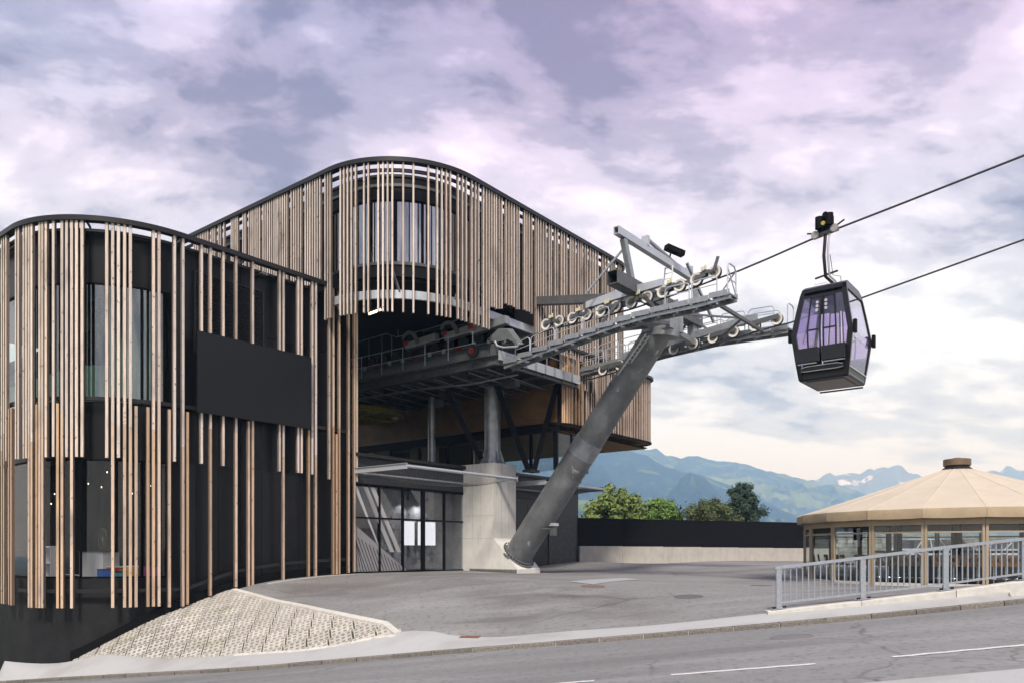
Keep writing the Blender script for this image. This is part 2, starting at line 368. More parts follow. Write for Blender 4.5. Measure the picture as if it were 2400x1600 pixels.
wing_wall = offset(wing_path, 0.45)
hall_wall = offset(hall_path, 0.95)
FAC0 = Vector((-6.68, 33.5, 0))                     # left end of the slate ground-floor facade, runs along V
def fac(t, q=0.0, z=0.0): return FAC0 + V * t + R_ * q + UP * z

# ------------------------------------------------------------------ site levels
kerb = [(0, 1603, 26.0), (150, 1594, 24.2), (350, 1584, 22.4), (550, 1574, 21.0), (750, 1557, 19.9), (1000, 1536, 19.0), (1250, 1517, 18.4), (1500, 1497, 18.0),
        (1725, 1478, 17.75), (1950, 1458.5, 17.6), (2175, 1437, 17.6), (2400, 1414, 17.7)]
inner = [(0, 1554, 26.9), (170, 1552, 25.8), (350, 1543, 24.0), (550, 1535, 22.6), (700, 1526, 21.6), (800, 1513, 21.1), (880, 1495, 20.8), (945, 1478, 20.8), (1010, 1478, 20.6),
         (1070, 1490, 20.1), (1159, 1494, 19.85), (1300, 1480, 19.6), (1500, 1467, 19.4), (1700, 1447, 19.0), (1810, 1435, 18.75), (1950, 1420.5, 18.7), (2150, 1398, 18.7), (2400, 1370, 18.8)]
def ext(pts):
    w = [P(*p) for p in pts]
    a = w[0] + (w[0] - w[1]).normalized() * 14; b = w[-1] + (w[-1] - w[-2]).normalized() * 16
    return [a] + w + [b]
def resample(w, step):
    out = [w[0].copy()]; acc = 0
    for a, b in zip(w, w[1:]):
        L = (b - a).length; k = step - acc
        while k < L: out.append(a + (b - a) * (k / L)); k += step
        acc = L - (k - step)
    out.append(w[-1].copy()); return out
def smooth(w, it=2):
    for _ in range(it): w = [w[0]] + [(w[i - 1] + w[i] * 2 + w[i + 1]) / 4 for i in range(1, len(w) - 1)] + [w[-1]]
    return w
kerb_w = smooth(resample(ext(kerb), 0.5), 6); inner_w = ext(inner)
ctrl = list(inner_w)
ctrl += [P(838, 1343, 33.5) , P(700, 1353, 31.3), P(550, 1379, 28.9), P(528, 1388, 28.6), P(442, 1419, 27.6), P(390, 1440, 26.9), P(300, 1484, 26.1), P(210, 1530, 25.8)]
ctrl += [P(700, 1418, 25.8), P(800, 1440, 23.4), P(620, 1402, 27.5), P(900, 1459, 21.6)]
ctrl += [fac(t, 0, 0.02) for t in (3, 7, 12, 17.5)] + [fac(5, 3.2, -0.05), fac(9, 4, -.1), fac(14, 4, 0.05)]
ctrl += [P(1361, 1315, 46.5), P(1650, 1315, 51), P(1900, 1314.5, 55.5), Vector((24, 33, -.22)), Vector((14, 29, -.33)), Vector((20, 26.5, -.36)), Vector((32, 30, -.1)), Vector((36, 52, .3)), Vector((28, 42, 0.05)), Vector((14, 38, 0.05)), Vector((9, 32, -.15))]
_A = np.array([[c.x, c.y] for c in ctrl]); _z = np.array([c.z for c in ctrl])
def _phi(d2): return 0.5 * d2 * np.log(d2 + 1e-9)
_n = len(_A); _d2 = ((_A[:, None] - _A[None]) ** 2).sum(-1); _K = _phi(_d2) + np.eye(_n) * 0.6
_Pm = np.c_[np.ones(_n), _A]; _S = np.block([[_K, _Pm], [_Pm.T, np.zeros((3, 3))]])
_w = np.linalg.solve(_S, np.r_[_z, 0, 0, 0])
def H(x, y):
    d2 = (_A[:, 0] - x) ** 2 + (_A[:, 1] - y) ** 2
    return float(_phi(d2) @ _w[:_n] + _w[_n] + _w[_n + 1] * x + _w[_n + 2] * y)
def inside(poly, x, y):
    c = False; n = len(poly); j = n - 1
    for i in range(n):
        xi, yi, xj, yj = poly[i][0], poly[i][1], poly[j][0], poly[j][1]
        if (yi > y) != (yj > y) and x < (xj - xi) * (y - yi) / (yj - yi) + xi: c = not c
        j = i
    return c
def patch(name, poly, step, zf, m):
    pts = [Vector((p[0], p[1])) for p in poly]; n = len(pts)
    dense = []
    for i in range(n):
        a, b = pts[i], pts[(i + 1) % n]; k = max(1, int((b - a).length / step))
        dense += [a + (b - a) * (j / k) for j in range(k)]
    nb = len(dense); edges = [(i, (i + 1) % nb) for i in range(nb)]
    xs = [p.x for p in pts]; ys = [p.y for p in pts]; y = min(ys) + step * .37
    while y < max(ys):
        x = min(xs) + step * .41
        while x < max(xs):
            if inside(dense, x, y): dense.append(Vector((x, y)))
            x += step
        y += step
    vv, ee, ff, *_ = delaunay_2d_cdt(dense, edges, [], 1, 1e-4)
    b = MB(); b.v = [(q.x, q.y, zf(q.x, q.y)) for q in vv]; b.f = [tuple(f) for f in ff]
    return b.build(name, m, smooth=True)
# the paver triangle between wing wall, plaza and pavement
tip_edge = [P(548, 1388, 28.8), P(620, 1402, 27.5), P(700, 1418, 25.8), P(800, 1440, 23.4), P(900, 1459, 21.6), P(925, 1464, 21.1)]
low_edge = [p for p in inner_w[2:8]]                         # (170) .. (880)
tipc = [P(936, 1469, 20.85), P(930, 1477, 20.6), P(905, 1488, 20.6)]
wall_in = offset(wing_path, 0.30)
wl = [q for q in wall_in if 165 < PX(q) < 552 and q.y < 31]; wl = wl[::4] + [wl[-1]]
paver_poly = wl + tip_edge[1:] + tipc + list(reversed(low_edge))
plaza_poly = [wall_in[-1]] + [q for q in reversed(wall_in) if 552 < PX(q) < 830 and q.y < 40][::6] + [Vector((p.x, p.y, 0)) for p in tip_edge] + tipc[:2] + inner_w[9:] + [Vector((44, 50, 0)), Vector((40, 66, 0)), fac(20, -8), fac(-.5, -8)]
plaza = struct(patch('plaza', [(p.x, p.y) for p in plaza_poly], 0.8, H, M_asph))
struct(patch('paver_bed', [(p.x, p.y) for p in paver_poly], 0.5, lambda x, y: H(x, y) - 0.075, M_soil))
# pavement between kerb and plaza: stations along the kerb matched to the inner edge
def sample_px(w, px):
    for a, b in zip(w, w[1:]):
        pa, pb = PX(a), PX(b)
        if pa <= px <= pb: return a + (b - a) * ((px - pa) / (pb - pa + 1e-9))
    return w[0] if px < PX(w[0]) else w[-1]
KH = 0.11
_k0 = next(q for q in kerb_w if PX(q) >= 0); _d0 = inner_w[1] - _k0
rings = []
for k in range(0, 141):
    s = k / 140; i = s * (len(kerb_w) - 1); j = min(int(i), len(kerb_w) - 2)
    a = kerb_w[j].lerp(kerb_w[j + 1], i - j)
    d = (kerb_w[j + 1] - kerb_w[j]).normalized(); nrm = Vector((-d.y, d.x, 0)).normalized()
    a2 = a + nrm * 0.14 + UP * KH
    px = PX(a) if 0 <= PX(a) <= 2400 else None
    b_ = sample_px(inner_w, px) if px is not None else (a + Vector((_d0.x, _d0.y, 0)) + UP * (KH + .02) if a.x < 0 else a + nrm * 1.5 + UP * KH)
    if px is not None: b_ = Vector((b_.x, b_.y, H(b_.x, b_.y) + .004))
    out = b_ + (b_ - a2).normalized() * 0.35 - UP * 0.06
    rings.append([a2, a2.lerp(b_, .33), a2.lerp(b_, .66), b_, out])
b = MB(); b.loft(rings, closed=False, caps=False); struct(b.build('pavement', M_walk, smooth=True))
# kerb stones
kroot = MB()
for k in range(len(kerb_w) - 1):
    pass
kb = MB(); kb.loft([[q + Vector((0, 0.05, -.25)), q + Vector((0, 0.05, KH - .03)), q + Vector((0, .13, KH - .02)), q + Vector((0, .13, -.25))] for q in kerb_w])
kerb_o = struct(kb.build('kerb', M_joint))
st = resample(kerb_w, 1.03)
for a, c in zip(st, st[1:]):
    if PX(a) > 2700 or (a.x < -22): continue
    if (c - a).length < .3: continue
    d = (c - a).normalized(); nrm = Vector((-d.y, d.x, 0)).normalized()
    L = (c - a).length - 0.03; e = random.uniform(-.006, .006); k = random.uniform(-.004, .004)
    mid = (a + c) / 2; up = nrm.cross(d) * -1
    lo = [mid - d * L / 2 - UP * .2, mid + d * L / 2 - UP * .2, mid + d * L / 2 + nrm * .14 - UP * .2, mid - d * L / 2 + nrm * .14 - UP * .2]
    h = KH + e
    f1 = mid + UP * (h - .018) + nrm * k
    mi = [f1 - d * L / 2, f1 + d * L / 2, f1 + d * L / 2 + nrm * .14, f1 - d * L / 2 + nrm * .14]
    g = mid + UP * h + nrm * (.016 + k)
    hi = [g - d * (L / 2 - .008), g + d * (L / 2 - .008), g + d * (L / 2 - .008) + nrm * .125, g - d * (L / 2 - .008) + nrm * .125]
    q = MB(); q.loft([lo, mi, hi]); o = q.build('kerb_stone', M_kerb, kerb_o)
# road: from the kerb towards and past the camera
rings = []
for k in range(0, 121):
    s = k / 120; i = s * (len(kerb_w) - 1); j = min(int(i), len(kerb_w) - 2)
    a = kerb_w[j].lerp(kerb_w[j + 1], i - j) + Vector((0, .1, 0)); d = (kerb_w[j + 1] - kerb_w[j]).normalized()
    nrm = Vector((-d.y, d.x, 0)).normalized()
    rings.append([a - nrm * t + UP * (-.012 * abs(t - 4.5) + .054) for t in (0, .4, 1.5, 3, 4.5, 6, 7.5, 9.2)])
b = MB(); b.loft(rings, closed=False, caps=False); road = struct(b.build('road', M_road, smooth=True))
def road_z(x, y):
    k = min(range(len(kerb_w) - 1), key=lambda i: (kerb_w[i].x - x) ** 2 + (kerb_w[i].y - y) ** 2)
    best = None
    for i in (max(0, k - 1), k):
        a, c = kerb_w[i], kerb_w[i + 1]; dx, dy = c.x - a.x, c.y - a.y
        f = ((x - a.x) * dx + (y - a.y) * dy) / (dx * dx + dy * dy); f = min(1, max(0, f)); q = a.lerp(c, f); t = math.hypot(q.x - x, q.y - y)
        if best is None or t < best[1]: best = (q, t)
    best, t = best
    return best.z - .012 * abs(t - 4.5) + .054
def on_road(px, py):
    d = 13.0
    for _ in range(25):
        p = P(px, py, d); z = road_z(p.x, p.y); d = d + ((ZC - z) * F / (py - HZ) - d) * .5
    p = P(px, py, d); return Vector((p.x, p.y, road_z(p.x, p.y)))
for (x0, y0, x1, y1) in ((1573, 1580.6, 1911, 1554.5), (2092, 1538.5, 2420, 1508.5), (1120, 1616, 1393, 1594.5)):
    a, c = on_road(x0, y0), on_road(x1, y1); b = MB(); d = (c - a).normalized(); s_ = Vector((-d.y, d.x, 0)) * .06
    n = 8; rr = []
    for k in range(n + 1):
        q = a + (c - a) * (k / n); q.z = road_z(q.x, q.y) + .006; rr.append([q - s_, q + s_])
    b.loft(rr, closed=False, caps=False); struct(b.build('lane_marking', M_paint))
b = MB(); rr = []
for k in range(25):
    q = on_road(1745 + k * 18, 1508.5 - k * 18 * .0872); w = .012 + .006 * math.sin(k * 1.7); rr.append([q + Vector((0, -w, .005)), q + Vector((0, w, .005))])
b.loft(rr, closed=False, caps=False); struct(b.build('road_joint', M_joint))
# lighter near-side pavement strip at the lower right corner of the carriageway
b = MB(); rr = []
for px in (1990, 2060, 2200, 2400, 2600):
    y = 1604 - (px - 1990) * .0905
    q = on_road(px, y); rr.append([q + UP * .012, q + Vector((-.4, -2.2, .02))])
b.loft(rr, closed=False, caps=False); struct(b.build('near_pavement', M_walk))
# ground sheet to the horizon
rs = [0, 6, 12, 18, 24, 30, 36, 44, 54, 66, 90, 140, 250, 500, 1200, 3000, 7000]
b = MB(); nA = 64; rings = []
def gz(x, y):
    r = math.hypot(x, y - 30)
    k = road_z(x, y) if y < 15 else H(max(-24, min(38, x)), max(15, min(58, y)))
    k = max(-4.6, min(.6, k)) - .9
    t = min(1, max(0, (r - 34) / 200)); t = t * t * (3 - 2 * t)
    return k * (1 - t) - 42 * t
for r in rs:
    rings.append([(max(.01, r) * math.cos(2 * math.pi * k / nA), 30 + max(.01, r) * math.sin(2 * math.pi * k / nA), 0) for k in range(nA)])
rings = [[(x, y, gz(x, y)) for x, y, _ in rg] for rg in rings]
b.loft(rings, caps=False); struct(b.build('ground', M_grass, smooth=True))
# grass pavers: slabs with a grid of holes, all slabs share one mesh; slabs cut by the outline get their own
ca = Vector((-.16, 1, 0)).normalized(); cb = Vector((ca.y, -ca.x, 0))         # rows run along cb
CW, CL, HWd, HLn = .165, .235, .092, .125; NX, NY = 4, 3
def slab_mesh(cells):
    b = MB(); T = .08
    for (i, j) in cells:
        x0 = -NX * CW / 2 + i * CW; y0 = -NY * CL / 2 + j * CL; x1 = x0 + CW; y1 = y0 + CL
        if i == 0: x0 += .006
        if i == NX - 1: x1 -= .006
        if j == 0: y0 += .006
        if j == NY - 1: y1 -= .006
        cx = -NX * CW / 2 + (i + .5) * CW; cy = -NY * CL / 2 + (j + .5) * CL
        o = [(x0, y0), (x1, y0), (x1, y1), (x0, y1)]; h = [(cx - HWd / 2, cy - HLn / 2), (cx + HWd / 2, cy - HLn / 2), (cx + HWd / 2, cy + HLn / 2), (cx - HWd / 2, cy + HLn / 2)]
        n = len(b.v)
        b.v += [(*p, 0) for p in o] + [(*p, 0) for p in h] + [(*p, -T) for p in h] + [(*p, -T) for p in o]
        for k in range(4):
            m = (k + 1) % 4
            b.f += [(n + k, n + m, n + 4 + m, n + 4 + k), (n + 4 + k, n + 4 + m, n + 8 + m, n + 8 + k), (n + m, n + k, n + 12 + k, n + 12 + m)]
    me = bpy.data.meshes.new('paver'); me.from_pydata(b.v, [], b.f); me.update(); me.materials.append(M_paver); return me
full = slab_mesh([(i, j) for i in range(NX) for j in range(NY)])
pr = struct(bpy.data.objects.new('paver_ramp', None)); COL.objects.link(pr); pr.location = (paver_poly[0].x, paver_poly[0].y, H(paver_poly[0].x, paver_poly[0].y))
pp = [(p.x, p.y) for p in paver_poly]; o0 = Vector((-10, 25, 0))
for I in range(-20, 24):
    for J in range(-14, 14):
        c = o0 + cb * (I * NX * CW) + ca * (J * NY * CL + (I % 2) * 0.0)
        cells = []
        for i in range(NX):
            for j in range(NY):
                q = c + cb * (-NX * CW / 2 + (i + .5) * CW) + ca * (-NY * CL / 2 + (j + .5) * CL)
                if inside(pp, q.x, q.y): cells.append((i, j))
        if not cells: continue
        me = full if len(cells) == NX * NY else slab_mesh(cells)
        z0 = H(c.x, c.y); e = .3
        tx = Vector((cb.x, cb.y, (H(c.x + cb.x * e, c.y + cb.y * e) - H(c.x - cb.x * e, c.y - cb.y * e)) / (2 * e))).normalized()
        ty = Vector((ca.x, ca.y, (H(c.x + ca.x * e, c.y + ca.y * e) - H(c.x - ca.x * e, c.y - ca.y * e)) / (2 * e))).normalized()
        nz = tx.cross(ty).normalized(); ty = nz.cross(tx)
        o = link('paver', me, pr)
        o.matrix_basis = Matrix(((tx.x, ty.x, nz.x, c.x), (tx.y, ty.y, nz.y, c.y), (tx.z, ty.z, nz.z, z0 + random.uniform(-.003, .004)), (0, 0, 0, 1)))
# pale edging stones round the pavers and along the wing wall
er = struct(bpy.data.objects.new('edging', None)); COL.objects.link(er); er.location = tip_edge[0]
def edging(w, width, h, name='edging_stone', m=M_edge, L=1.0):
    w = resample([Vector((p.x, p.y, 0)) for p in w], L)
    for a, c in zip(w, w[1:]):
        if (c - a).length < .12: continue
        d = (c - a).normalized(); n = Vector((-d.y, d.x, 0)); a = a + d * .006; c = c - d * .006
        lo = [a - n * width / 2, c - n * width / 2, c + n * width / 2, a + n * width / 2]
        b = MB(); b.hexa([(p.x, p.y, H(p.x, p.y) - .12) for p in lo], [(p.x, p.y, H(p.x, p.y) + h) for p in lo]); b.build(name, m, er)
edging(tip_edge + tipc[:2], .16, .05); edging([tipc[1], tipc[2]] + list(reversed(low_edge))[:4], .10, .03, L=.7)
edging([q + R_ * .33 for q in (C2 + V * 7.2, C2 + V * 12.0)], .07, .012)
# things let into the asphalt
def on_H(px, py):
    d = 25.0
    for _ in range(40):
        p = P(px, py, d); z = H(p.x, p.y); d = d + ((ZC - z) * F / (py - HZ) - d) * .4
    p = P(px, py, d); return Vector((p.x, p.y, H(p.x, p.y)))
b = MB(); q = [on_H(1332, 1362), on_H(1390, 1369), on_H(1505, 1357), on_H(1465, 1354)]; rr = []
for i in range(9):
    a = q[0].lerp(q[3], i / 8); c = q[1].lerp(q[2], i / 8); rr.append([Vector((p.x, p.y, H(p.x, p.y) + .012)) for p in (a.lerp(c, j / 6) for j in range(7))])
b.loft(rr, closed=False, caps=False)
tag(b.build('steel_hatch', mat('hatch_steel', (0.42, 0.44, 0.46), 0.5, metal=.3, var=.08)), 'pale grey steel hatch plate set flush in the asphalt before the tower', 'hatch cover')
M_rust = mat('rust', (0.17, 0.085, 0.05), 0.9, var=0.35, vscale=18)
t = thing('drain_grate', 'rusty iron drain grate at the edge of the pale pavement', 'drain', on_H(1100, 1494))
q = [on_H(1071, 1498), on_H(1119, 1497), on_H(1127, 1489.5), on_H(1082, 1490.5)]
MB().hexa([p - UP * .05 for p in q], [p + UP * .008 for p in q]).build('frame', M_rust, t)
for k in range(9):
    f = (k + .5) / 9; a = q[0].lerp(q[1], f); c = q[3].lerp(q[2], f); MB().beam(a.lerp(c, .1) + UP * .016, a.lerp(c, .9) + UP * .016, .06, .016).build('bar', M_rust, t)
def manhole(px, py, r, lab, zf, m):
    c = zf(px, py); t = thing('manhole_cover', lab, 'manhole cover', c)
    gx = (H(c.x + .5, c.y) - H(c.x - .5, c.y)) if zf is on_H else (road_z(c.x + .5, c.y) - road_z(c.x - .5, c.y)); gy = (H(c.x, c.y + .5) - H(c.x, c.y - .5)) if zf is on_H else 0
    ring = lambda rr, h: [Vector((c.x + rr * math.cos(2 * math.pi * k / 28), c.y + rr * math.sin(2 * math.pi * k / 28), c.z + gx * rr * math.cos(2 * math.pi * k / 28) + gy * rr * math.sin(2 * math.pi * k / 28) + h)) for k in range(28)]
    b = MB(); b.loft([ring(r, -.05), ring(r, .008), ring(r * .88, .008), ring(r * .87, -.02)], caps=False); b.build('rim', m, t)
    MB().hexa(ring(r * .85, -.05), ring(r * .85, .006)).build('lid', m, t)
M_iron = mat('cast_iron', (0.10, 0.10, 0.10), 0.7, var=0.25, vscale=12)
manhole(1614, 1397, .42, 'round manhole cover in the open plaza left of the railing end', on_H, M_iron)
manhole(1784, 1371, .36, 'round manhole cover in the plaza close to the tent pavilion', on_H, M_iron)
manhole(1390, 1373, .4, 'rust stained manhole cover beside the pale steel hatch', on_H, mat('rusty_iron', (0.16, 0.115, 0.09), 0.9, var=0.3, vscale=14))
manhole(1856, 1491.5, .43, 'dark round manhole cover in the road below the kerb', on_road, mat('road_iron', (0.15, 0.15, 0.16), 0.7, var=0.2, vscale=12))
# ------------------------------------------------------------------ slatted buildings
def rounded(pts, rad, step=.15, seg=.5):
    out = []
    n = len(pts)
    for i, p in enumerate(pts):
        if i == 0 or i == n - 1 or rad[i] <= 0: out.append(p); continue
        a = (pts[i - 1] - p).normalized(); c = (pts[i + 1] - p).normalized(); ang = a.angle(c); r = rad[i]
        tl = r / math.tan(ang / 2); cen = p + (a + c).normalized() * (r / math.sin(ang / 2))
        s0 = p + a * tl - cen; s1 = p + c * tl - cen
        t0 = math.atan2(s0.y, s0.x); t1 = math.atan2(s1.y, s1.x); dt = (t1 - t0 + math.pi) % (2 * math.pi) - math.pi
        m = max(5, int(abs(dt) * r / step))
        out += [cen + Vector((math.cos(t0 + dt * k / m), math.sin(t0 + dt * k / m), 0)) * r for k in range(m + 1)]
    return [q for q in resample(out, .12)]
def sub(path, p0, p1):
    """stretch of a path between two fractions of length"""
    L = [0]
    for a, b_ in zip(path, path[1:]): L.append(L[-1] + (b_ - a).length)
    return [q for q, l in zip(path, L) if p0 <= l <= p1], L[-1]
def length_at(path, px):
    q, _ = at_px(path, px); L = 0; best = (9e9, 0)
    for a, b_ in zip(path, path[1:]):
        d = (a - q).length
        if d < best[0]: best = (d, L)
        L += (b_ - a).length
    return best[1]
SLAT_W, SLAT_D = .105, .10
def slat_mesh(w, d):
    b = MB(); c = .008; r = [(-w / 2 + c, -d / 2), (w / 2 - c, -d / 2), (w / 2, -d / 2 + c), (w / 2, d / 2), (-w / 2, d / 2), (-w / 2, -d / 2 + c)]
    b.hexa([(*q, 0) for q in r], [(*q, 1) for q in r])
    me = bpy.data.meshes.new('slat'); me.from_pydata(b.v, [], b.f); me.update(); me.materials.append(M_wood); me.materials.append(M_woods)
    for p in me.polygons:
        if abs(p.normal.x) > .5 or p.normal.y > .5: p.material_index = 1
    return me
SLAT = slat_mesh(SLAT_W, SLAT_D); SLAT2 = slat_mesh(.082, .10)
def slat(q, d, z0, z1, parent, warm=0.0, me=SLAT):
    """q outer plan point, d travel direction (inside on the left), slat centre half a depth inside"""
    n = Vector((-d.y, d.x, 0)); c = q + n * (SLAT_D / 2)
    o = bpy.data.objects.new('slat', me); COL.objects.link(o); o.parent = parent; o.matrix_parent_inverse = pinv(parent)
    o.location = (c.x, c.y, z0); o.rotation_euler = (0, 0, math.atan2(d.y, d.x)); o.scale = (1, 1, z1 - z0)
    k = random.uniform(.78, 1.2); g = random.uniform(-.6, .7)
    cool = Vector((.70, .62, .565)); wm = Vector((.56, .365, .215))
    t = min(1, max(0, warm + g * .35)); c = cool.lerp(wm, t) * k
    o.color = (*[min(.9, x) for x in c], 1); return o
wing_path = rounded([C2 + U * 18, C2, C2 + V * 11.95], [0, R2, 0])
FZ = 12.0                                                   # underside of the wing's fascia ring
wing = thing('station_wing', 'low black station building with rounded corner behind upright larch slats', 'building', (-12, 28, -2.5))
ww = offset(wing_path, 0.45)
Lg = length_at(ww, 402); ga, LT = sub(ww, 0, Lg); fr_, _ = sub(ww, Lg, 99)
below = lambda p: H(p.x, p.y) - 1.0
MB().wall(ww, below, 0.05, .25).build('plinth_wall', M_plinth, wing)
MB().wall(fr_, .05, 11.8, .25).build('wall', M_clad, wing)
MB().wall(ga, 4.12, 6.02, .25).build('wall', M_clad, wing)
MB().wall(ga, 10.1, 11.8, .25).build('wall', M_clad, wing)
MB().wall(offset(ww, -.04), 11.8, 11.9, .4).build('coping', M_dark, wing)
MB().wall(offset(wing_path, -.07), FZ, FZ + .17, .27).build('fascia', M_dark, wing)
poly = [q for q in ww[::4]] + [ww[-1], ww[-1] + U * 14, ww[0] + V * 8]
MB().prism([(q.x, q.y) for q in poly], 11.45, 11.6).build('roof', M_dark, wing)
MB().prism([(q.x, q.y) for q in [ww[-1] - V * .02 + U * .2, ww[-1] + U * 14, ww[-1] + U * 14 - V * .2, ww[-1] + U * .2 - V * .22]], -.5, 11.4).build('wall', M_clad, wing)
for s in np.arange(1.2, LT + 11, 2.6):                      # brackets that carry the fascia ring
    q, _ = sub(ww, s, s + .3)
    if q: d = (q[-1] - q[0]).normalized(); n = Vector((d.y, -d.x, 0)); MB().beam(q[0] + UP * 11.93, q[0] + n * .34 + UP * 12.03, .05, .08).build('bracket', M_dark, wing)
for z, h in ((6.12, .13), (11.75, .09)):
    MB().wall(offset(wing_path, .13), z - h / 2, z + h / 2, .09).build('rail', M_dark, wing)
lowrail = lambda p: max(H(p.x, p.y) + .62, -.35)
MB().wall(offset(wing_path, .13), lambda p: lowrail(p) - .06, lambda p: lowrail(p) + .06, .09).build('rail', M_dark, wing)
# dark foot strip that follows the falling ground
ft = [q for q in offset(wing_path, .2) if 160 < PX(q) < 840]
MB().wall(ft, lambda p: H(p.x, p.y) - .3, lambda p: H(p.x, p.y) + .30, .12).build('foot_strip', M_black, wing)
# cladding panels on the straight front
Lf = (ww[-1] - at_px(ww, 402)[0]).length; q0 = at_px(ww, 402)[0]; nP = 9
for i in range(nP):
    a = i * Lf / nP + .008; c = (i + 1) * Lf / nP - .008
    for z0, z1 in ((-.1, 4.1), (4.12, 6.0), (6.25, 9.35), (9.37, 11.7)):
        b = MB(); lo = max(z0, H(*(q0 + V * a).xy) + .1) if z0 < 0 else z0
        b.obox(q0 + V * ((a + c) / 2) + R_ * .015 + UP * ((lo + z1) / 2), V, R_, UP, c - a, .03, z1 - lo); b.build('cladding_panel', M_clad, wing)
# louvre
qa = at_px(ww, 452)[0]; qb = at_px(ww, 616)[0]; z0, z1 = 8.2, 11.1
lv = MB()
for p, q in ((qa, qa + V * .06), (qb - V * .06, qb)): lv.obox((p + q) / 2 + R_ * .06 + UP * ((z0 + z1) / 2), V, R_, UP, .06, .09, z1 - z0)
lv.obox((qa + qb) / 2 + R_ * .06 + UP * z1, V, R_, UP, (qb - qa).length, .09, .06)
lvo = lv.build('louvre', M_dark, wing)
k = z0
bl = MB()
while k < z1 - .05:
    bl.beam(qa + V * .06 + R_ * .06 + UP * k, qb - V * .06 + R_ * .06 + UP * k, .075, .03); k += .085
bl.build('louvre_blades', M_dark, lvo, kind='stuff')
for px in (599, 607):
    q = at_px(ww, px)[0] + UP * (1 + (HZ - 646 - (px - 599) * .4) * at_px(ww, px)[0].y / F)
    b = MB(); b.tube(q, q + R_ * .5 - UP * .02, .05, n=10); b.tube(q + R_ * .5 - UP * .02, q + R_ * .53 - UP * .02, .056, n=10); b.build('spotlight', M_steel, wing, smooth=True)
# glazing of the rounded corner
def ribbon(path, z0, z1, cuts, root, m, frame=M_black, mull=.07, inset=.06, tall=True):
    L = [0]
    for a, c in zip(path, path[1:]): L.append(L[-1] + (c - a).length)
    for k in range(len(cuts) - 1):
        seg = [q for q, l in zip(path, L) if cuts[k] + mull / 2 - .06 <= l <= cuts[k + 1] - mull / 2 + .06]
        if len(seg) < 2: continue
        w = MB(); i_ = offset(seg, inset); w.loft([[(p.x, p.y, z0), (p.x, p.y, z1)] for p in i_], closed=False, caps=False)
        o = w.build('window', m, root, smooth=True)
        MB().wall(offset(seg, inset - .05), z0 - .02, z0 + .05, .12).build('frame', frame, o); MB().wall(offset(seg, inset - .05), z1 - .05, z1 + .02, .12).build('frame', frame, o)
    for c in cuts:
        q = min(zip(path, L), key=lambda t: abs(t[1] - c))[0]
        MB().obox(q + UP * ((z0 + z1) / 2), V, U, UP, mull, mull, z1 - z0).build('mullion', frame, root)
cutpx = [402, 335, 193, 82]
cuts = sorted([length_at(ga, p) for p in cutpx]); cuts = [cuts[0] - 8, cuts[0] - 5.5, cuts[0] - 3] + cuts
cuts[-1] = min(cuts[-1], LT - .02)
ribbon(ga, 6.02, 10.1, cuts, wing, M_glass); ribbon(ga, .08, 4.12, cuts, wing, M_shopglass)
# rooms behind the glass
rm = offset(ww, 5.0)
inn = offset(ga, .3)
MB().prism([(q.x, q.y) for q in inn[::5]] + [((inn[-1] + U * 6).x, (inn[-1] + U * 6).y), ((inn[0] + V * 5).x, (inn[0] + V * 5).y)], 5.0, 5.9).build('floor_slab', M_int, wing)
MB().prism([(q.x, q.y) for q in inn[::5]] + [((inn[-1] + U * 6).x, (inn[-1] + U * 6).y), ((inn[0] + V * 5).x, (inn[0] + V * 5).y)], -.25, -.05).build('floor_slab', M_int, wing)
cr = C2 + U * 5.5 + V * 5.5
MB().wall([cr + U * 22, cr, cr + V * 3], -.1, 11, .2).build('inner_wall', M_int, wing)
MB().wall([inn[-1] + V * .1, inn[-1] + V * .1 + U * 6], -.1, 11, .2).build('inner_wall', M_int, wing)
M_curt = mat('curtain', (.20, .27, .235), .9, var=.25, vscale=1.1, stretch=(3, 3, .15))
cur = []
for k_, q in enumerate(offset(ga, 1.3)): cur.append(q + (q - cr).normalized() * (.05 * math.sin(k_ * 1.3)))
MB().loft([[(q.x, q.y, 6.0), (q.x, q.y, 7.6)] for q in cur], closed=False, caps=False).build('curtain', M_curt, wing, smooth=True)
curb = [q for q in cur if PX(q) > 255]
MB().loft([[(q.x, q.y, 7.6), (q.x, q.y, 10.4)] for q in curb], closed=False, caps=False).build('curtain', M_curt, wing, smooth=True)
# slats: pixel column of each, with the tier it belongs to
up_short = [13.4, 36.2, 42.3, 54.6, 60.7, 107, 124.5, 155.6, 179, 192, 250, 277.5, 409.5, 473, 524, 656, 699.5, 707.5, 732.5]
long_ = [3, 8, 67, 73.3, 92, 98.6, 144.8, 167.5, 264, 292, 305.5, 360, 373, 429.5, 494, 554, 593, 665, 741]
low_ = [20, 25.5, 85, 134.5, 319, 347, 397.5, 440, 583.5, 724.5, 789.5]
behind = [(772.5, 0), (782, 1), (796, 1), (818, 1), (831.5, 1), (839, 0)]
ybot = {494: 1395, 554: 1375, 583.5: 1372, 593: 1370, 665: 1359, 724.5: 1353, 741: 1351, 782: 1345, 789.5: 1344.5, 796: 1344, 818: 1341, 831.5: 1339, 440: 1416, 429.5: 1420, 397.5: 1422}
def zrow(q, y): return ZC + (HZ - y) * q.y / F
def bottom(px, q):
    if px in ybot: return zrow(q, ybot[px])
    return -.91 + max(0, 60 - px) * .001
for px in up_short:
    q, d = at_px(wing_path, px); slat(q, d, 4.14 + random.uniform(-.01, .01), FZ, wing, .12)
for px in long_:
    q, d = at_px(wing_path, px); zj = 5.2 + random.uniform(-.7, .7)
    slat(q, d, zj + .004, FZ, wing, .12); slat(q, d, bottom(px, q), zj, wing, .62)
for px in low_:
    q, d = at_px(wing_path, px); slat(q, d, bottom(px, q), 5.92, wing, .7)
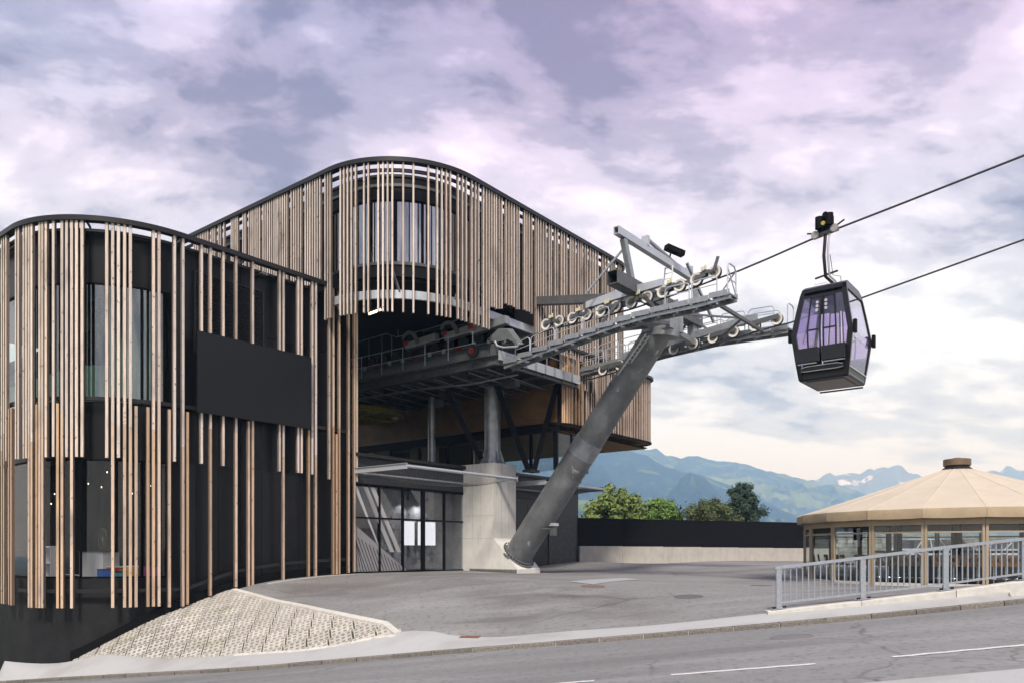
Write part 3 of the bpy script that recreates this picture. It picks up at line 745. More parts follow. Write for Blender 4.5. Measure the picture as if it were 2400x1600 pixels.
for px, k in behind:
    q, d = at_px(wing_path, min(px, 837)); zj = 6.2
    slat(q, d, 4.0 if not k else zj, FZ, wing, .5)
    if k: slat(q, d, bottom(px, q), zj - .004, wing, .75)
# slats on the arm beyond the frame, so the screen goes on round the corner
for k in range(26):
    s = 1.0 + k * .31 + random.uniform(-.05, .05); q, _ = sub(wing_path, s, s + .3)
    if PX(q[0]) < -4: slat(q[0], (q[1] - q[0]).normalized(), -.9 if k % 3 else 4.14, FZ, wing, .3)
# blank board on the facade
qa = at_px(wing_path, 458)[0]; qb = at_px(wing_path, 725)[0]
t = thing('display_board', 'large blank matt black board mounted across the wing facade slats', 'board', (qa + qb) / 2 + UP * 5.95)
MB().obox((qa + qb) / 2 + R_ * .11 + UP * 7.40, V, R_, UP, (qb - qa).length, .05, 2.9).build('face', M_board, t)
MB().obox((qa + qb) / 2 + R_ * .04 + UP * 7.40, V, R_, UP, (qb - qa).length - .06, .09, 2.84).build('casing', M_black, t)
# shop interior, seen dimly through the lower glazing
rn = random.Random(3)
def shop(name, label, cat, px, d, z, sx, sy, sz, m, group=None):
    p = P(px, 1290, d); t = thing(name, label, cat, (p.x, p.y, z), group); return t, Vector((p.x, p.y, z))
t, p = shop('shop_counter', 'white sales counter inside the glazed shop corner', 'counter', 232, 29.6, -.05, 1, 1, 1, M_white)
MB().obox(p + UP * .5, V, U, UP, .6, 2.0, 1.0).build('body', M_white, t); MB().obox(p + UP * 1.03, V, U, UP, .7, 2.1, .05).build('top', M_dark, t)
t, p = shop('display_cabinet', 'pale display cabinet with two shelves in the shop corner', 'cabinet', 122, 29.4, -.05, 1, 1, 1, M_white)
for z in (.05, .6, 1.2): MB().obox(p + UP * z, V, U, UP, .5, 1.0, .04).build('shelf', M_white, t)
for s_ in (-.5, .5): MB().obox(p + U * s_ + UP * .62, V, U, UP, .5, .04, 1.24).build('side', M_white, t)
cols = [(.03, .12, .5), (.5, .04, .03), (.1, .35, .06), (.6, .3, .05), (.35, .05, .3), (.6, .6, .55), (.05, .25, .3)]
labs = ['blue', 'red', 'green', 'orange', 'plum', 'white', 'teal']
for i, (px, d) in enumerate([(246, 27.6), (268, 27.9), (290, 28.1), (306, 27.8), (352, 27.6), (365, 28.0), (278, 27.3)]):
    p = P(px, 1290, d); t = thing('goods_box', labs[i] + ' packaged goods on the floor of the glazed shop corner', 'box', (p.x, p.y, -.05))
    h = rn.uniform(.3, .6); mm = mat('goods_' + labs[i], cols[i], .5)
    MB().obox(Vector((p.x, p.y, -.05 + h / 2)), V, U, UP, .35, .45, h).build('carton', mm, t); MB().obox(Vector((p.x, p.y, -.03 + h)), V, U, UP, .37, .47, .04).build('lid', M_white if i % 2 else M_dark, t)
p = P(240, 1290, 27.2); t = thing('wheel', 'bicycle wheel leaning inside the shop window', 'wheel', (p.x, p.y, .1))
ring = lambda r, k, o: [p + UP * .42 + (U * math.cos(2 * math.pi * j / 28) + UP * math.sin(2 * math.pi * j / 28)) * r for j in range(29)]
MB().pipe(ring(.36, 0, 0), .025, 6).build('tyre', M_rubber, t, smooth=True)
b = MB()
for j in range(12): a = 2 * math.pi * j / 12; b.tube(p + UP * .42, p + UP * .42 + (U * math.cos(a) + UP * math.sin(a)) * .35, .004, n=4)
b.build('spokes', M_chrome, t)
for i, (px, y) in enumerate([(128, 1158), (120, 1181), (166, 1145), (207, 1134), (238, 1142), (251, 1107), (310, 1157), (316, 1149), (354, 1139)]):
    p = P(px, y, 28.2); t = thing('ceiling_spotlight', 'small lit ceiling spotlight inside the glazed shop corner', 'lamp', p, 'spotlights on the shop ceiling')
    MB().tube(p, p + UP * .05, .016, n=8).build('lens', M_lamp, t); b = MB(); b.tube(p + UP * .051, p + UP * .2, .04, n=8); b.tube(p + UP * .2, Vector((p.x, p.y, 5.0)), .008, n=5); b.build('housing', M_black, t)

# ------------------------------------------------------------------ the high hall
HZT = 16.62
hall_path = rounded([C1 + U * 24, C1, C1 + V * 17.9, C1 + V * 17.9 + U * 16], [0, R1, 1.5, 0])
hall = thing('station_hall', 'tall slatted station hall with rounded nose overhanging the entrance', 'building', fac(6, 0, 0))
MB().wall(offset(hall_path, -.07), HZT, HZT + .18, .30).build('fascia', M_dark, hall)
hw = offset(hall_path, .95)
MB().wall(hw, 15.55, 16.45, .25).build('wall', M_clad, hall); MB().wall(offset(hw, -.05), 16.45, 16.55, .4).build('coping', M_dark, hall)
MB().wall(offset(hw, -.05), 16.05, 16.17, .06).build('trim', M_steel, hall)
La = length_at(hw, 815); Lb = length_at(hw, 1150)
wa, HL = sub(hw, 0, La - 1.2); wb, _ = sub(hw, Lb + 1.8, 99); wm_, _ = sub(hw, La - 1.2, Lb + 1.8)
MB().wall(wa, 12.35, 15.55, .25).build('wall', M_clad, hall); MB().wall(wb, 10.7, 15.55, .25).build('wall', M_clad, hall)
MB().wall(wm_, 12.35, 12.9, .25).build('wall', M_clad, hall); MB().wall(offset(wm_, -.06), 12.82, 12.94, .06).build('sill', M_steel, hall)
Lm = sub(wm_, 0, 99)[1]; ribbon(wm_, 12.92, 15.53, [0.02] + [Lm * k / 9 for k in range(1, 9)] + [Lm - .02], hall, glass('hall_glass', (.5, .5, .52), .4), mull=.06)
hp = [q for q in hw[::5]] + [hw[-1], C1 + V * 15 + U * 23, C1 + V * 3 + U * 24]
hp2 = [(q.x, q.y) for q in offset(hp, .1)]
MB().prism(hp2, 16.2, 16.4).build('roof', M_dark, hall); MB().prism(hp2, 12.2, 12.35).build('ceiling', M_int, hall)
wi = [C1 + V * 6.5 + U * 6, C1 + V * 6.5 + U * 14]; MB().wall([C1 + U * 22 + V * 6, C1 + U * 7 + V * 6, C1 + U * 7 + V * 16], 12.4, 16.1, .2).build('inner_wall', M_int, hall)
# diagonal braces behind the nose glazing and steel ring beam at the foot of the slats
rb = [q for q in offset(hall_path, .34)]; rbm, _ = sub(rb, length_at(rb, 770), length_at(rb, 1250))
MB().wall(rbm, 11.24, 11.58, .12).build('ring_beam', M_galvl, hall)
MB().wall(offset(hall_path, .14), 16.3, 16.42, .1).build('rail', M_dark, hall)
for px0, px1 in ((835, 880), (962, 1012), (1000, 975), (1120, 1150)):
    a = at_px(offset(hall_path, 1.6), px0)[0]; c = at_px(offset(hall_path, 1.6), px1)[0]; MB().beam(a + UP * 15.4, c + UP * 12.9, .1, .14).build('brace', M_galvl, hall)
for px0, px1 in ((936, 921), (944, 944), (1082, 1082), (1066, 1080)):
    a = at_px(rb, px0)[0] + U * .0; c = at_px(offset(hall_path, .9), px1)[0]; MB().beam(a + UP * 11.5, c + UP * 12.5, .06, .12).build('brace', M_steel, hall)
left_px = [453.2, 457, 461.5, 465.3, 469, 473.2, 477.2, 481.3, 485.7, 493.4, 497.8, 502, 510.6, 515, 523.3, 540.6, 545, 550, 554.6, 568, 573, 582, 587, 591.6, 596.7, 601.4, 606.6, 615.2, 620.3, 625.4, 630.5, 635.6, 641, 645.8,
           650, 655.3, 660.5, 665.7, 671, 681, 687, 692, 697.7, 703.6, 714, 719.7, 725, 731, 736.7, 742.3, 748.2]
nose_px = [759.4, 765.7, 771.3, 795.2, 803.6, 812, 821, 831, 850.5, 860.8, 884.2, 895.4, 906.3, 917.4, 943, 967, 1002.2, 1023, 1034, 1044.4, 1054, 1072.3, 1082.4, 1091.4, 1104.4, 1113.1, 1120.6, 1131.7, 1138.7, 1144.9]
mid_px = [(1151, 11.85), (1157, 11.88), (1162, 11.85), (1168.6, 11.9), (1175, 11.95), (1184.5, 12.25), (1191, 12.22), (1197.5, 12.26), (1203.5, 12.24), (1210, 12.2), (1215, 12.22), (1228, 12.3), (1233, 12.28), (1238.8, 12.3), (1245, 12.25)]
right_px = [1254.7, 1260, 1265.7, 1272, 1278, 1286, 1291, 1300, 1305.7, 1314.7, 1321, 1327, 1336, 1341, 1347, 1354, 1359.6, 1363.7, 1370, 1375, 1382, 1388, 1394, 1400, 1411, 1416.7, 1423, 1431, 1435, 1440, 1449, 1453.5, 1458.5, 1463, 1467, 1470.5]
for px in left_px:
    q, d = at_px(hall_path, px + 1); slat(q, d, 12.25, HZT, hall, 0, SLAT2)
for px in nose_px:
    q, d = at_px(hall_path, px + 2); slat(q, d, 10.6 + random.uniform(-.015, .015), HZT, hall, 0.05, SLAT2)
for px, z in mid_px:
    q, d = at_px(hall_path, px + 2); slat(q, d, z - .25, HZT, hall, .1, SLAT2)
for i, px in enumerate(right_px):
    q, d = at_px(hall_path, px + 2); slat(q, d, 10.6 if px < 1353 or (int(px) // 9) % 2 else 9.2, HZT, hall, .12, SLAT2)
q_end = C1 + V * 17.9 + U * 1.6
for k in range(24): slat(q_end + U * (k * .3), U, 10.6, HZT, hall, .1, SLAT2)
MB().tube(at_px(hw, 907)[0] + UP * 16.5, at_px(hw, 907)[0] + UP * 17.5, .012, n=6).build('lightning_rod', M_galvl, hall)
# lower slatted volume on the right
lp = rounded([C1 + V * 11.0 + U * 7, C1 + V * 11.0, C1 + V * 21.1, C1 + V * 21.1 + U * 9], [0, .8, 1.3, 0])
low = thing('slatted_annex', 'low slatted volume with wooden soffit carried above the entrance right end', 'building', C1 + V * 15 + U * 3 + UP * 7.2)
LZ0, LZ1 = 7.25, 11.0
MB().wall(offset(lp, -.06), LZ1, LZ1 + .14, .4).build('fascia', M_dark, low)
lw = offset(lp, .4); MB().wall(lw, 7.35, LZ1, .2).build('wall', M_int, low)
pl = [(q.x, q.y) for q in lw[::4]] + [(lw[-1].x, lw[-1].y)]
MB().prism(pl, 10.8, 10.95).build('roof', M_dark, low)
sof = low
MB().prism([(q.x, q.y) for q in offset(lp, .15)[::4]] , 7.36, 7.42).build('soffit_deck', M_int, low)
# soffit boards run along V, one part each
pso = [(q.x, q.y) for q in offset(lp, .13)]
k = .12
while k < 9:
    a = C1 + U * k; ts = [t_ for t_ in np.arange(10.8, 21.4, .05) if inside(pso, *(a + V * t_).xy)]
    if ts: MB().obox(a + V * ((ts[0] + ts[-1]) / 2) + UP * 7.345, V, U, UP, ts[-1] - ts[0], .135, .03).build('soffit_board', M_boards, low)
    k += .145
MB().wall(offset(lp, .04), 7.27, 7.36, .12).build('trim', M_black, low)
low_px = [1317, 1321, 1325.5, 1329, 1333, 1337, 1341, 1348.7, 1356, 1363, 1366, 1374, 1378.6, 1385, 1389, 1394, 1397, 1400, 1405, 1410, 1416, 1421, 1427, 1432, 1437, 1441, 1448, 1454, 1460, 1463, 1467, 1471, 1476, 1480, 1486, 1492, 1497, 1501, 1505, 1510, 1513.5, 1517, 1520, 1522.5, 1525]
for px in low_px:
    r = at_px(offset(lp, .1), px + 1.5)
    if r: slat(r[0], r[1], LZ0 + .02, LZ1 - .02, low, .95 if px < 1372 else .35, SLAT2)
for k in range(16): slat(C1 + V * 21.1 + U * (1.5 + k * .3), U, LZ0, LZ1, low, .3, SLAT2)
# back of the hall: board wall, beam, glass storey and the soffit beyond
bk0 = C1 + V * 11.2 + U * .6
def bk(l, q=0, z=0): return bk0 + U * l + V * q + UP * z
stor = thing('hall_storey', 'dark glazed upper storey with larch board wall behind the column', 'building', bk(8, 0, 5.1))
MB().obox(bk(9, .15, 9.8), U, V, UP, 18, .1, 5.0).build('wall', M_int, stor)
for i, z in enumerate(np.arange(7.37, 12.1, .16)):
    MB().obox(bk(9, .085, z + .08), U, V, UP, 18, .03, .148).build('board', M_boards, stor)
MB().obox(bk(9, .05, 7.18), U, V, UP, 18.2, .3, .42).build('beam', M_black, stor)
M_sglass = glass('storey_glass', (.8, .82, .82), .04)
for l in (.0, 1.6, 3.9, 5.6, 7.4, 9.6, 12, 14.5, 17):
    MB().obox(bk(l, .05, 6.0), U, V, UP, .12, .14, 1.95).build('mullion', M_black, stor)
for a, c in zip((.06, 1.66, 3.96, 5.66, 7.46, 9.66, 12.06, 14.56), (1.54, 3.84, 5.54, 7.34, 9.54, 11.94, 14.44, 16.94)):
    MB().obox(bk((a + c) / 2, .06, 6.0), U, V, UP, c - a, .02, 1.94).build('window', M_sglass, stor)
for l, w_ in ((7.9, 2.4), (12.5, 1.6)): MB().obox(bk(l, 1.2, 6.0), U, V, UP, w_, .2, 1.9).build('inner_wall', mat('ochre_wall%d' % int(l), (.10, .075, .03), .7, var=.2), stor)
k = .3
while k < 9.2:
    MB().obox(bk(9, k, 7.02), U, V, UP, 18, .155, .03).build('soffit_board', M_boards, stor); k += .165
MB().prism([bk(-.1, .25).xy, bk(18, .25).xy, bk(18, 9.2).xy, bk(-.1, 9.2).xy], 7.04, 7.1).build('soffit_deck', M_int, stor)
for t_ in (11.4, 12.9, 14.3): MB().obox(C1 + V * t_ + U * .8 + UP * 6.2, V, U, UP, .14, .14, 2.2).build('post', M_dark, stor)
for t0_, t1_ in ((11.47, 12.83), (12.97, 14.23)): MB().obox(C1 + V * ((t0_ + t1_) / 2) + U * .8 + UP * 6.2, V, U, UP, t1_ - t0_, .02, 2.18).build('window', M_sglass, stor)
# V-shaped struts
vs_ = thing('strut_frame', 'black steel V-shaped struts standing on the entrance roof', 'strut', P(1245, 1100, 39))
for (x0, y0, x1, y1) in ((1165, 905, 1238, 1100), (1305, 900, 1252, 1100), (1045, 915, 1128, 1075)):
    MB().beam(P(x0, y0, 38.6), P(x1, y1, 38.9), .27, .25, Vector((0, 1, 0))).build('strut', M_black, vs_)
b = MB(); b.obox(P(1245, 1103, 38.9), V, U, UP, .8, .5, .12); b.build('base_plate', M_dark, vs_)

# ------------------------------------------------------------------ slate-clad entrance storey
ent = thing('entrance_building', 'slate clad ground floor entrance with glazed front under net canopies', 'building', fac(8, 0, 0))
FT = 17.5; GZ1 = 3.9; TZ = 2.46
MB().obox(fac(FT / 2, -.30, 4.55), V, R_, UP, FT, .3, 1.2).build('wall', M_slate, ent)
MB().obox(fac(8.15, -.3, 2.0), V, R_, UP, 1.6, .3, 3.9).build('wall', M_slate, ent)
MB().obox(fac(15.95, -.3, 2.0), V, R_, UP, 3.1, .3, 3.95).build('wall', M_slate, ent)
MB().obox(fac(FT - .1, -4.3, 2.6), V, R_, UP, .2, 7.6, 5.1).build('wall', M_slate, ent)
MB().obox(fac(FT / 2, -.2, 5.19), V, R_, UP, FT + .1, .5, .14).build('coping', M_dark, ent)
MB().obox(fac(FT / 2, -4.5, 4.95), V, R_, UP, FT - .4, 8, .2).build('roof', M_dark, ent)
rt = random.Random(5)
TW, TH = .235, .15
def tiles(t0, t1, z0, z1, single):
    allb = MB(); me = None; r = 0; z = z0
    if single:
        b = MB(); b.hexa([(0, 0, 0), (TW - .01, 0, 0), (TW - .01, .018, 0), (0, .018, 0)], [(0, 0, TH + .02), (TW - .01, 0, TH + .02), (TW - .01, .004, TH + .02), (0, .004, TH + .02)])
        me = bpy.data.meshes.new('slate_tile'); me.from_pydata(b.v, [], b.f); me.update(); me.materials.append(M_slate)
        rot = math.atan2(V.y, V.x)
    while z < z1 - .02:
        x = t0 - (TW / 2 if r % 2 else 0)
        while x < t1 - .03:
            a = max(x, t0); c = min(x + TW, t1)
            if c - a > .05:
                h = min(TH + .02, z1 - z); out = .022 + rt.uniform(0, .008)
                if single:
                    # local y points inwards; put outer face out from the wall
                    o = link('slate_tile', me, ent); q = fac(a, -.15 + out, z); o.location = q
                    o.rotation_euler = (0, 0, rot); o.scale = ((c - a) / TW, 1, h / (TH + .02))
                else:
                    allb.hexa([fac(a, -.15, z), fac(c - .01, -.15, z), fac(c - .01, -.15 + out, z), fac(a, -.15 + out, z)], [fac(a, -.15, z + h), fac(c - .01, -.15, z + h), fac(c - .01, -.143, z + h), fac(a, -.143, z + h)])
            x += TW
        z += TH; r += 1
    if not single: allb.build('slate_tiles', M_slate, ent, kind='stuff')
tiles(0, 14.4, 3.95, 5.12, False); tiles(14.4, FT, 3.15, 5.12, False); tiles(14.4, FT, .12, 3.15, True)
MB().obox(fac(15.95, -.12, .06), V, R_, UP, 3.1, .1, .12).build('foot_strip', M_black, ent)
# glazed shopfront
mtp = [-.15] + [((px - 1200) / F * FAC0.y - FAC0.x) / (V.x - (px - 1200) / F * V.y) for px in (894.7, 950, 997.5, 1047)] + [7.22]
for i, t_ in enumerate(mtp):
    MB().obox(fac(t_, -.18, 1.97), V, R_, UP, .09 if i != 3 else .2, .12, 3.9).build('mullion', M_black, ent)
for z in (.05, TZ, GZ1): MB().obox(fac(3.6, -.185, z), V, R_, UP, 7.4, .10, .075 if z != GZ1 else .12).build('transom', M_black, ent)
for a, c in zip(mtp, mtp[1:]):
    for z0, z1 in ((.1, TZ - .04), (TZ + .04, GZ1 - .06)):
        MB().obox(fac((a + c) / 2, -.185, (z0 + z1) / 2), V, R_, UP, c - a - .09, .02, z1 - z0).build('window', M_shopglass, ent)
M_pgrey = mat('poster_grey', (.42, .42, .44), .7, var=.45, vscale=.9, detail=6); M_pl = mat('vinyl_light', (.46, .46, .47), .6); M_pm = mat('vinyl_grey', (.25, .25, .265), .7, var=.1, vscale=3)
M_mtn = mat('poster_mountain', (.10, .10, .105), .7, var=.8, vscale=2.6, col2=(.42, .42, .43), detail=8)
MB().obox(fac(3.6, -1.2, 2.0), V, R_, UP, 7.4, .05, 3.8).build('poster_wall', M_pgrey, ent)
MB().obox(fac(7.35, -.75, 2.0), V, R_, UP, .1, 1.1, 3.8).build('side_wall', M_pgrey, ent)
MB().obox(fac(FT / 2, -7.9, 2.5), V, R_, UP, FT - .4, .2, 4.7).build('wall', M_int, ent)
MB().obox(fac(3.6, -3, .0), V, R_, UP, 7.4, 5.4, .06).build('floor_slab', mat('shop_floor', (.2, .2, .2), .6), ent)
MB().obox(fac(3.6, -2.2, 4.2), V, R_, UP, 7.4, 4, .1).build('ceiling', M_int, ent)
pw = lambda t_, z: fac(t_, -1.165, z)
MB().hexa([pw(1.4, .3), pw(3.3, .3), pw(3.2, 2.9)], [pw(1.4, .3) + R_ * .01, pw(3.3, .3) + R_ * .01, pw(3.2, 2.9) + R_ * .01]).build('poster_mountain', M_mtn, ent)
MB().hexa([pw(3.35, .9), pw(5.9, .4), pw(6.2, 1.6), pw(5.2, 3.1), pw(4.4, 2.5), pw(3.9, 3.3)], [q + R_ * .01 for q in (pw(3.35, .9), pw(5.9, .4), pw(6.2, 1.6), pw(5.2, 3.1), pw(4.4, 2.5), pw(3.9, 3.3))]).build('poster_mountain', M_mtn, ent)
dv = lambda t_, z: fac(t_, -.167, z)                         # vinyl on the outside of the panes
def decal(pts, m, nm='vinyl_stripe'): MB().hexa([dv(*p) for p in pts], [dv(*p) + R_ * .004 for p in pts]).build(nm, m, ent)
for k in range(3):
    o_ = .02 + k * .42; decal([(max(-.1, o_), 3.82), (o_ + .27, 3.82), (o_ + 1.75 + .12, .95), (o_ + 1.62, .95)] if k else [(-.1, 3.82), (.12, 3.82), (1.4, 1.2), (1.2, 1.45)], M_pl)
decal([(-.1, .1), (3.1, .1), (-.1, 2.2)], M_pm, 'vinyl_field')
for k in range(17):
    a = -.05 + k * .17; zt = .1 + 2.1 * (1 - (a + .1) / 3.2)
    x1 = max(-.1, a - (zt - .1) * .45); decal([(a, .11), (a + .045, .11), (x1 + .045, min(zt, 2.1 * (1 - (x1 + .1) / 3.2) + .08)), (x1, min(zt, 2.1 * (1 - (x1 + .1) / 3.2) + .08))], M_black)
M_scr = emit('screen_white', (.9, .9, .95), .55)
for a, c in ((3.62, 4.3), (4.55, 5.75)):
    t = thing('wall_screen', 'lit white screen hanging behind the entrance glazing, %s of two' % ('narrower' if a < 4 else 'wider'), 'screen', fac((a + c) / 2, -.9, 1.25))
    MB().obox(fac((a + c) / 2, -.9, 1.85), V, R_, UP, c - a, .03, 1.15).build('display', M_scr, t); MB().obox(fac((a + c) / 2, -.94, 1.85), V, R_, UP, c - a + .05, .04, 1.2).build('frame', M_black, t)
    MB().obox(fac((a + c) / 2, -1.06, 1.85), V, R_, UP, .2, .22, .2).build('bracket', M_dark, t)
for t_ in (3.7, 4.7, 5.0):
    t = thing('track_spotlight', 'small black track spotlight under the entrance ceiling', 'lamp', fac(t_, -.7, 3.55), 'spotlights behind the entrance glazing')
    MB().tube(fac(t_, -.7, 3.6), fac(t_, -.75, 3.42), .06, n=10).build('head', M_black, t); MB().beam(fac(t_, -.7, 3.6), fac(t_, -.7, 4.16), .03, .03).build('stem', M_black, t)
    ld = bpy.data.lights.new('spot_bulb', 'SPOT'); ld.energy = 16; ld.spot_size = math.radians(95); ld.spot_blend = .7; ld.shadow_soft_size = .05; lo_ = bpy.data.objects.new('spot_bulb', ld); COL.objects.link(lo_)
    lo_.parent = t; lo_.matrix_parent_inverse = pinv(t); lo_.location = fac(t_, -.76, 3.4); lo_.rotation_euler = (fac(t_, -.76, 3.4) - fac(t_ - .2, -1.2, 2.2)).to_track_quat('Z', 'Y').to_euler()
# dark doors right of the pillar
for i, (a, c) in enumerate(((9.0, 10.6), (10.62, 12.4), (12.42, 14.35))):
    d = MB().obox(fac((a + c) / 2, -.2, 1.8), V, R_, UP, c - a - .02, .06, 3.55).build('door', M_dark, ent)
    MB().obox(fac(c - .15, -.15, 1.05), V, R_, UP, .03, .05, .3).build('handle', M_steel, d)
MB().obox(fac(11.7, -.22, 3.75), V, R_, UP, 5.4, .14, .36).build('lintel', M_dark, ent)
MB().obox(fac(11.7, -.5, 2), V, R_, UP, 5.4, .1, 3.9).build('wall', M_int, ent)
# net canopies
def canopy(t0, t1, label):
    t = thing('net_canopy', label, 'canopy', fac(t0, 0, 4.45)); q1 = 3.1; zc = 4.47
    for tt in (t0, t1):
        b = MB(); b.beam(fac(tt, -.1, zc), fac(tt, q1, zc), .03, .24); b.beam(fac(tt, -.1, zc + .11), fac(tt, q1, zc + .11), .12, .02); b.beam(fac(tt, -.1, zc - .11), fac(tt, q1, zc - .11), .12, .02); b.build('arm', M_galvl, t)
    MB().tube(fac(t0, q1 - .06, zc), fac(t1, q1 - .06, zc), .07, n=12).build('front_pipe', M_galvl, t, smooth=True)
    MB().tube(fac(t0, .1, zc - .1), fac(t1, .1, zc - .1), .04, n=10).build('rear_pipe', M_galvl, t, smooth=True)
    def surf(s, w): return fac(t0 + (t1 - t0) * s, .1 + (q1 - .16) * w, zc - .04 - .42 * (4 * s * (1 - s)) ** .6 * (math.sin(math.pi * w ** .75)) ** .8)
    net = MB(); nu = int((t1 - t0) / .19); nv = 16
    for k in range(-nv, nu + 1):
        for sg in (1, -1):
            pts = []
            for j in range(nv + 1):
                u_ = (k + j) if sg > 0 else (k + nv - j)
                if 0 <= u_ <= nu: pts.append(surf(u_ / nu, j / nv))
            if len(pts) > 1: net.pipe(pts, .0042, 3)
    net.build('net', M_steel, t, kind='stuff'); return t
canopy(-.05, 7.3, 'long wire net canopy on steel arms above the glazed entrance')
canopy(9.57, 15.2, 'shorter wire net canopy above the dark doors behind the leaning tower')
# lamps and beams under the hall ceiling
t = thing('hall_machinery_beam', 'dark crane beam hanging under the hall ceiling', 'beam', P(1000, 760, 41))
MB().ibeam(P(800, 795, 43), P(1180, 735, 37), .25, .6).build('girder', M_green, t)
for k in range(4): q = P(860 + k * 90, 770 - k * 12, 42 - k * 1.3); MB().beam(q, Vector((q.x, q.y, 12.25)), .1, .1).build('hanger', M_steel, t)
for (x0, y0, x1, y1, d) in ((865, 736, 892, 726, 34.5), (943, 712, 950, 709, 36), (980, 697, 990, 694, 37), (1066, 675, 1069, 674, 37)):
    t = thing('strip_light', 'lit fluorescent strip under the hall ceiling behind the slats', 'lamp', P(x0, y0, d), 'strip lights in the hall')
    a, c = P(x0, y0, d), P(x1, y1, d + .3); MB().beam(a, c, .1, .09).build('tube', M_lamp, t); MB().beam(a + UP * .1, c + UP * .1, .16, .08).build('housing', M_steel, t)
    for q in (a.lerp(c, .2), a.lerp(c, .8)): MB().beam(q + UP * .14, Vector((q.x, q.y, 12.25)), .02, .02).build('rod', M_steel, t)
# ------------------------------------------------------------------ ropeway tower, sheaves, catwalks, gondola
T0 = Vector((6.48, 33.1, 0))
def rp(s, g, z): return T0 + R_ * s + V * g + UP * z
def s_at(px, g):
    b = T0 + V * g; k = (px - 1200) / F
    return (k * b.y - b.x) / (R_.x - k * R_.y)
def at_line(px, py, g):
    s = s_at(px, g); q = rp(s, g, 0); return s, ZC + (HZ - py) * q.y / F
# concrete pier with a sloped toe
B0 = Vector((-2.11, 38.8, 0)) + UP * 0
def pc(s, t, z): return B0 + R_ * s + V * t + UP * z
pier = thing('concrete_pier', 'pale cast concrete pier with sloped toe carrying column and leaning tower', 'pier', pc(1.2, .9, -.1))
zt = 5.32; BW = 1.78
prof = [(-.6, -.4), (3.05, -.4), (3.05, .12), (1.53, 1.62), (1.53, zt), (-.6, zt)]
b = MB(); b.hexa([pc(s, 0, z) for s, z in prof], [pc(s, BW, z) for s, z in prof]); b.build('shaft', M_conc, pier)
# formwork joints as thin recessed-looking fillets, foot grating strip
for z in (1.62, 2.75): MB().obox(pc(.46, -.002, z), R_, V, UP, 2.1, .006, .012).build('form_joint', mat('joint%d' % int(z * 100), (.33, .32, .29), .9), pier)
for s in (.18, .72): MB().obox(pc(s, -.002, 3.4), R_, V, UP, .010, .006, 3.8).build('form_joint', MATS['joint162'], pier)
for t_ in (.62, 1.2): MB().obox(pc(1.532, t_, 3.5), R_, V, UP, .006, .010, 3.6).build('form_joint', MATS['joint162'], pier)
g = MB()
for k in range(60): g.obox(pc(.02 + k * .05, -.03, .0), R_, V, UP, .012, .02, .24)
for z in (-.09, -.03, .03, .09): g.obox(pc(1.5, -.025, z), R_, V, UP, 3.0, .012, .012)
g.build('foot_grating', M_steel, pier, kind='stuff')
# upright column with flared foot
cc = pc(.72, .9, 0)
colm = thing('steel_column', 'galvanised steel column with flared ribbed foot standing on the concrete pier', 'column', cc + UP * zt)
MB().tube(cc + UP * zt, cc + UP * 9.35, .41, n=32).build('shaft', M_colm, colm, smooth=True)
MB().tube(cc + UP * zt, cc + UP * (zt + .05), .68, n=24).build('base_plate', M_colm, colm)
for k in range(12):
    a = 2 * math.pi * k / 12; d = Vector((math.cos(a), math.sin(a), 0)); n = Vector((-d.y, d.x, 0)) * .012
    pts = [cc + d * .40 + UP * zt, cc + d * .64 + UP * (zt + .04), cc + d * .62 + UP * (zt + .10), cc + d * .42 + UP * (zt + .72), cc + d * .40 + UP * (zt + .72)]
    MB().hexa([p - n for p in pts], [p + n for p in pts]).build('rib', M_colm, colm)
    b = MB(); b.tube(cc + d * .62 + UP * (zt + .04), cc + d * .62 + UP * (zt + .16), .022, n=6); b.build('bolt', M_steel, colm)
MB().tube(cc + UP * 9.3, cc + UP * 9.4, .55, n=24).build('head_plate', M_steel, colm)
gr = MB(); 
for p0, p1 in ((pc(.1, 1.7, zt), pc(.1, 1.7, zt + .8)), (pc(.1, .2, zt), pc(.1, .2, zt + .8)), (pc(.1, .2, zt + .8), pc(.1, 1.7, zt + .8))): gr.tube(p0, p1, .025, n=8)
gr.build('guard_rail', M_galv, pier)
# leaning tube tower
ta = P(1212, 1303, 38.05); tb_ = Vector((6.48, 33.1, 10.72)); td = (tb_ - ta).normalized()
tow = thing('leaning_tower', 'thick grey steel tube tower leaning out from the concrete pier', 'tower', ta)
TL = (tb_ - ta).length
MB().tube(ta, ta + td * TL * .47, .69, .66, 40).build('tube', M_tower, tow, smooth=True)
MB().tube(ta + td * TL * .468, ta + td * TL * .532, .675, .655, 40).build('collar', M_colm, tow, smooth=True)
MB().tube(ta + td * TL * .53, tb_, .64, .60, 40).build('tube', M_tower, tow, smooth=True)
MB().tube(ta - td * .02, ta + td * .09, .90, n=40).build('flange', M_tower, tow, smooth=True)
MB().tube(ta + td * .10, ta + td * .16, .80, n=40).build('flange', M_tower, tow, smooth=True)
e1 = td.orthogonal().normalized(); e2 = td.cross(e1)
for k in range(32):
    a = 2 * math.pi * k / 32; q = ta + (e1 * math.cos(a) + e2 * math.sin(a)) * .83
    b = MB(); b.tube(q + td * .08, q + td * .24, .026, n=6); b.build('bolt', M_steel, tow)
for f_ in (.2, .74, .9): MB().tube(ta + td * TL * f_, ta + td * (TL * f_ + .03), .695 - .06 * f_, n=40).build('weld_ring', M_tower, tow, smooth=True)
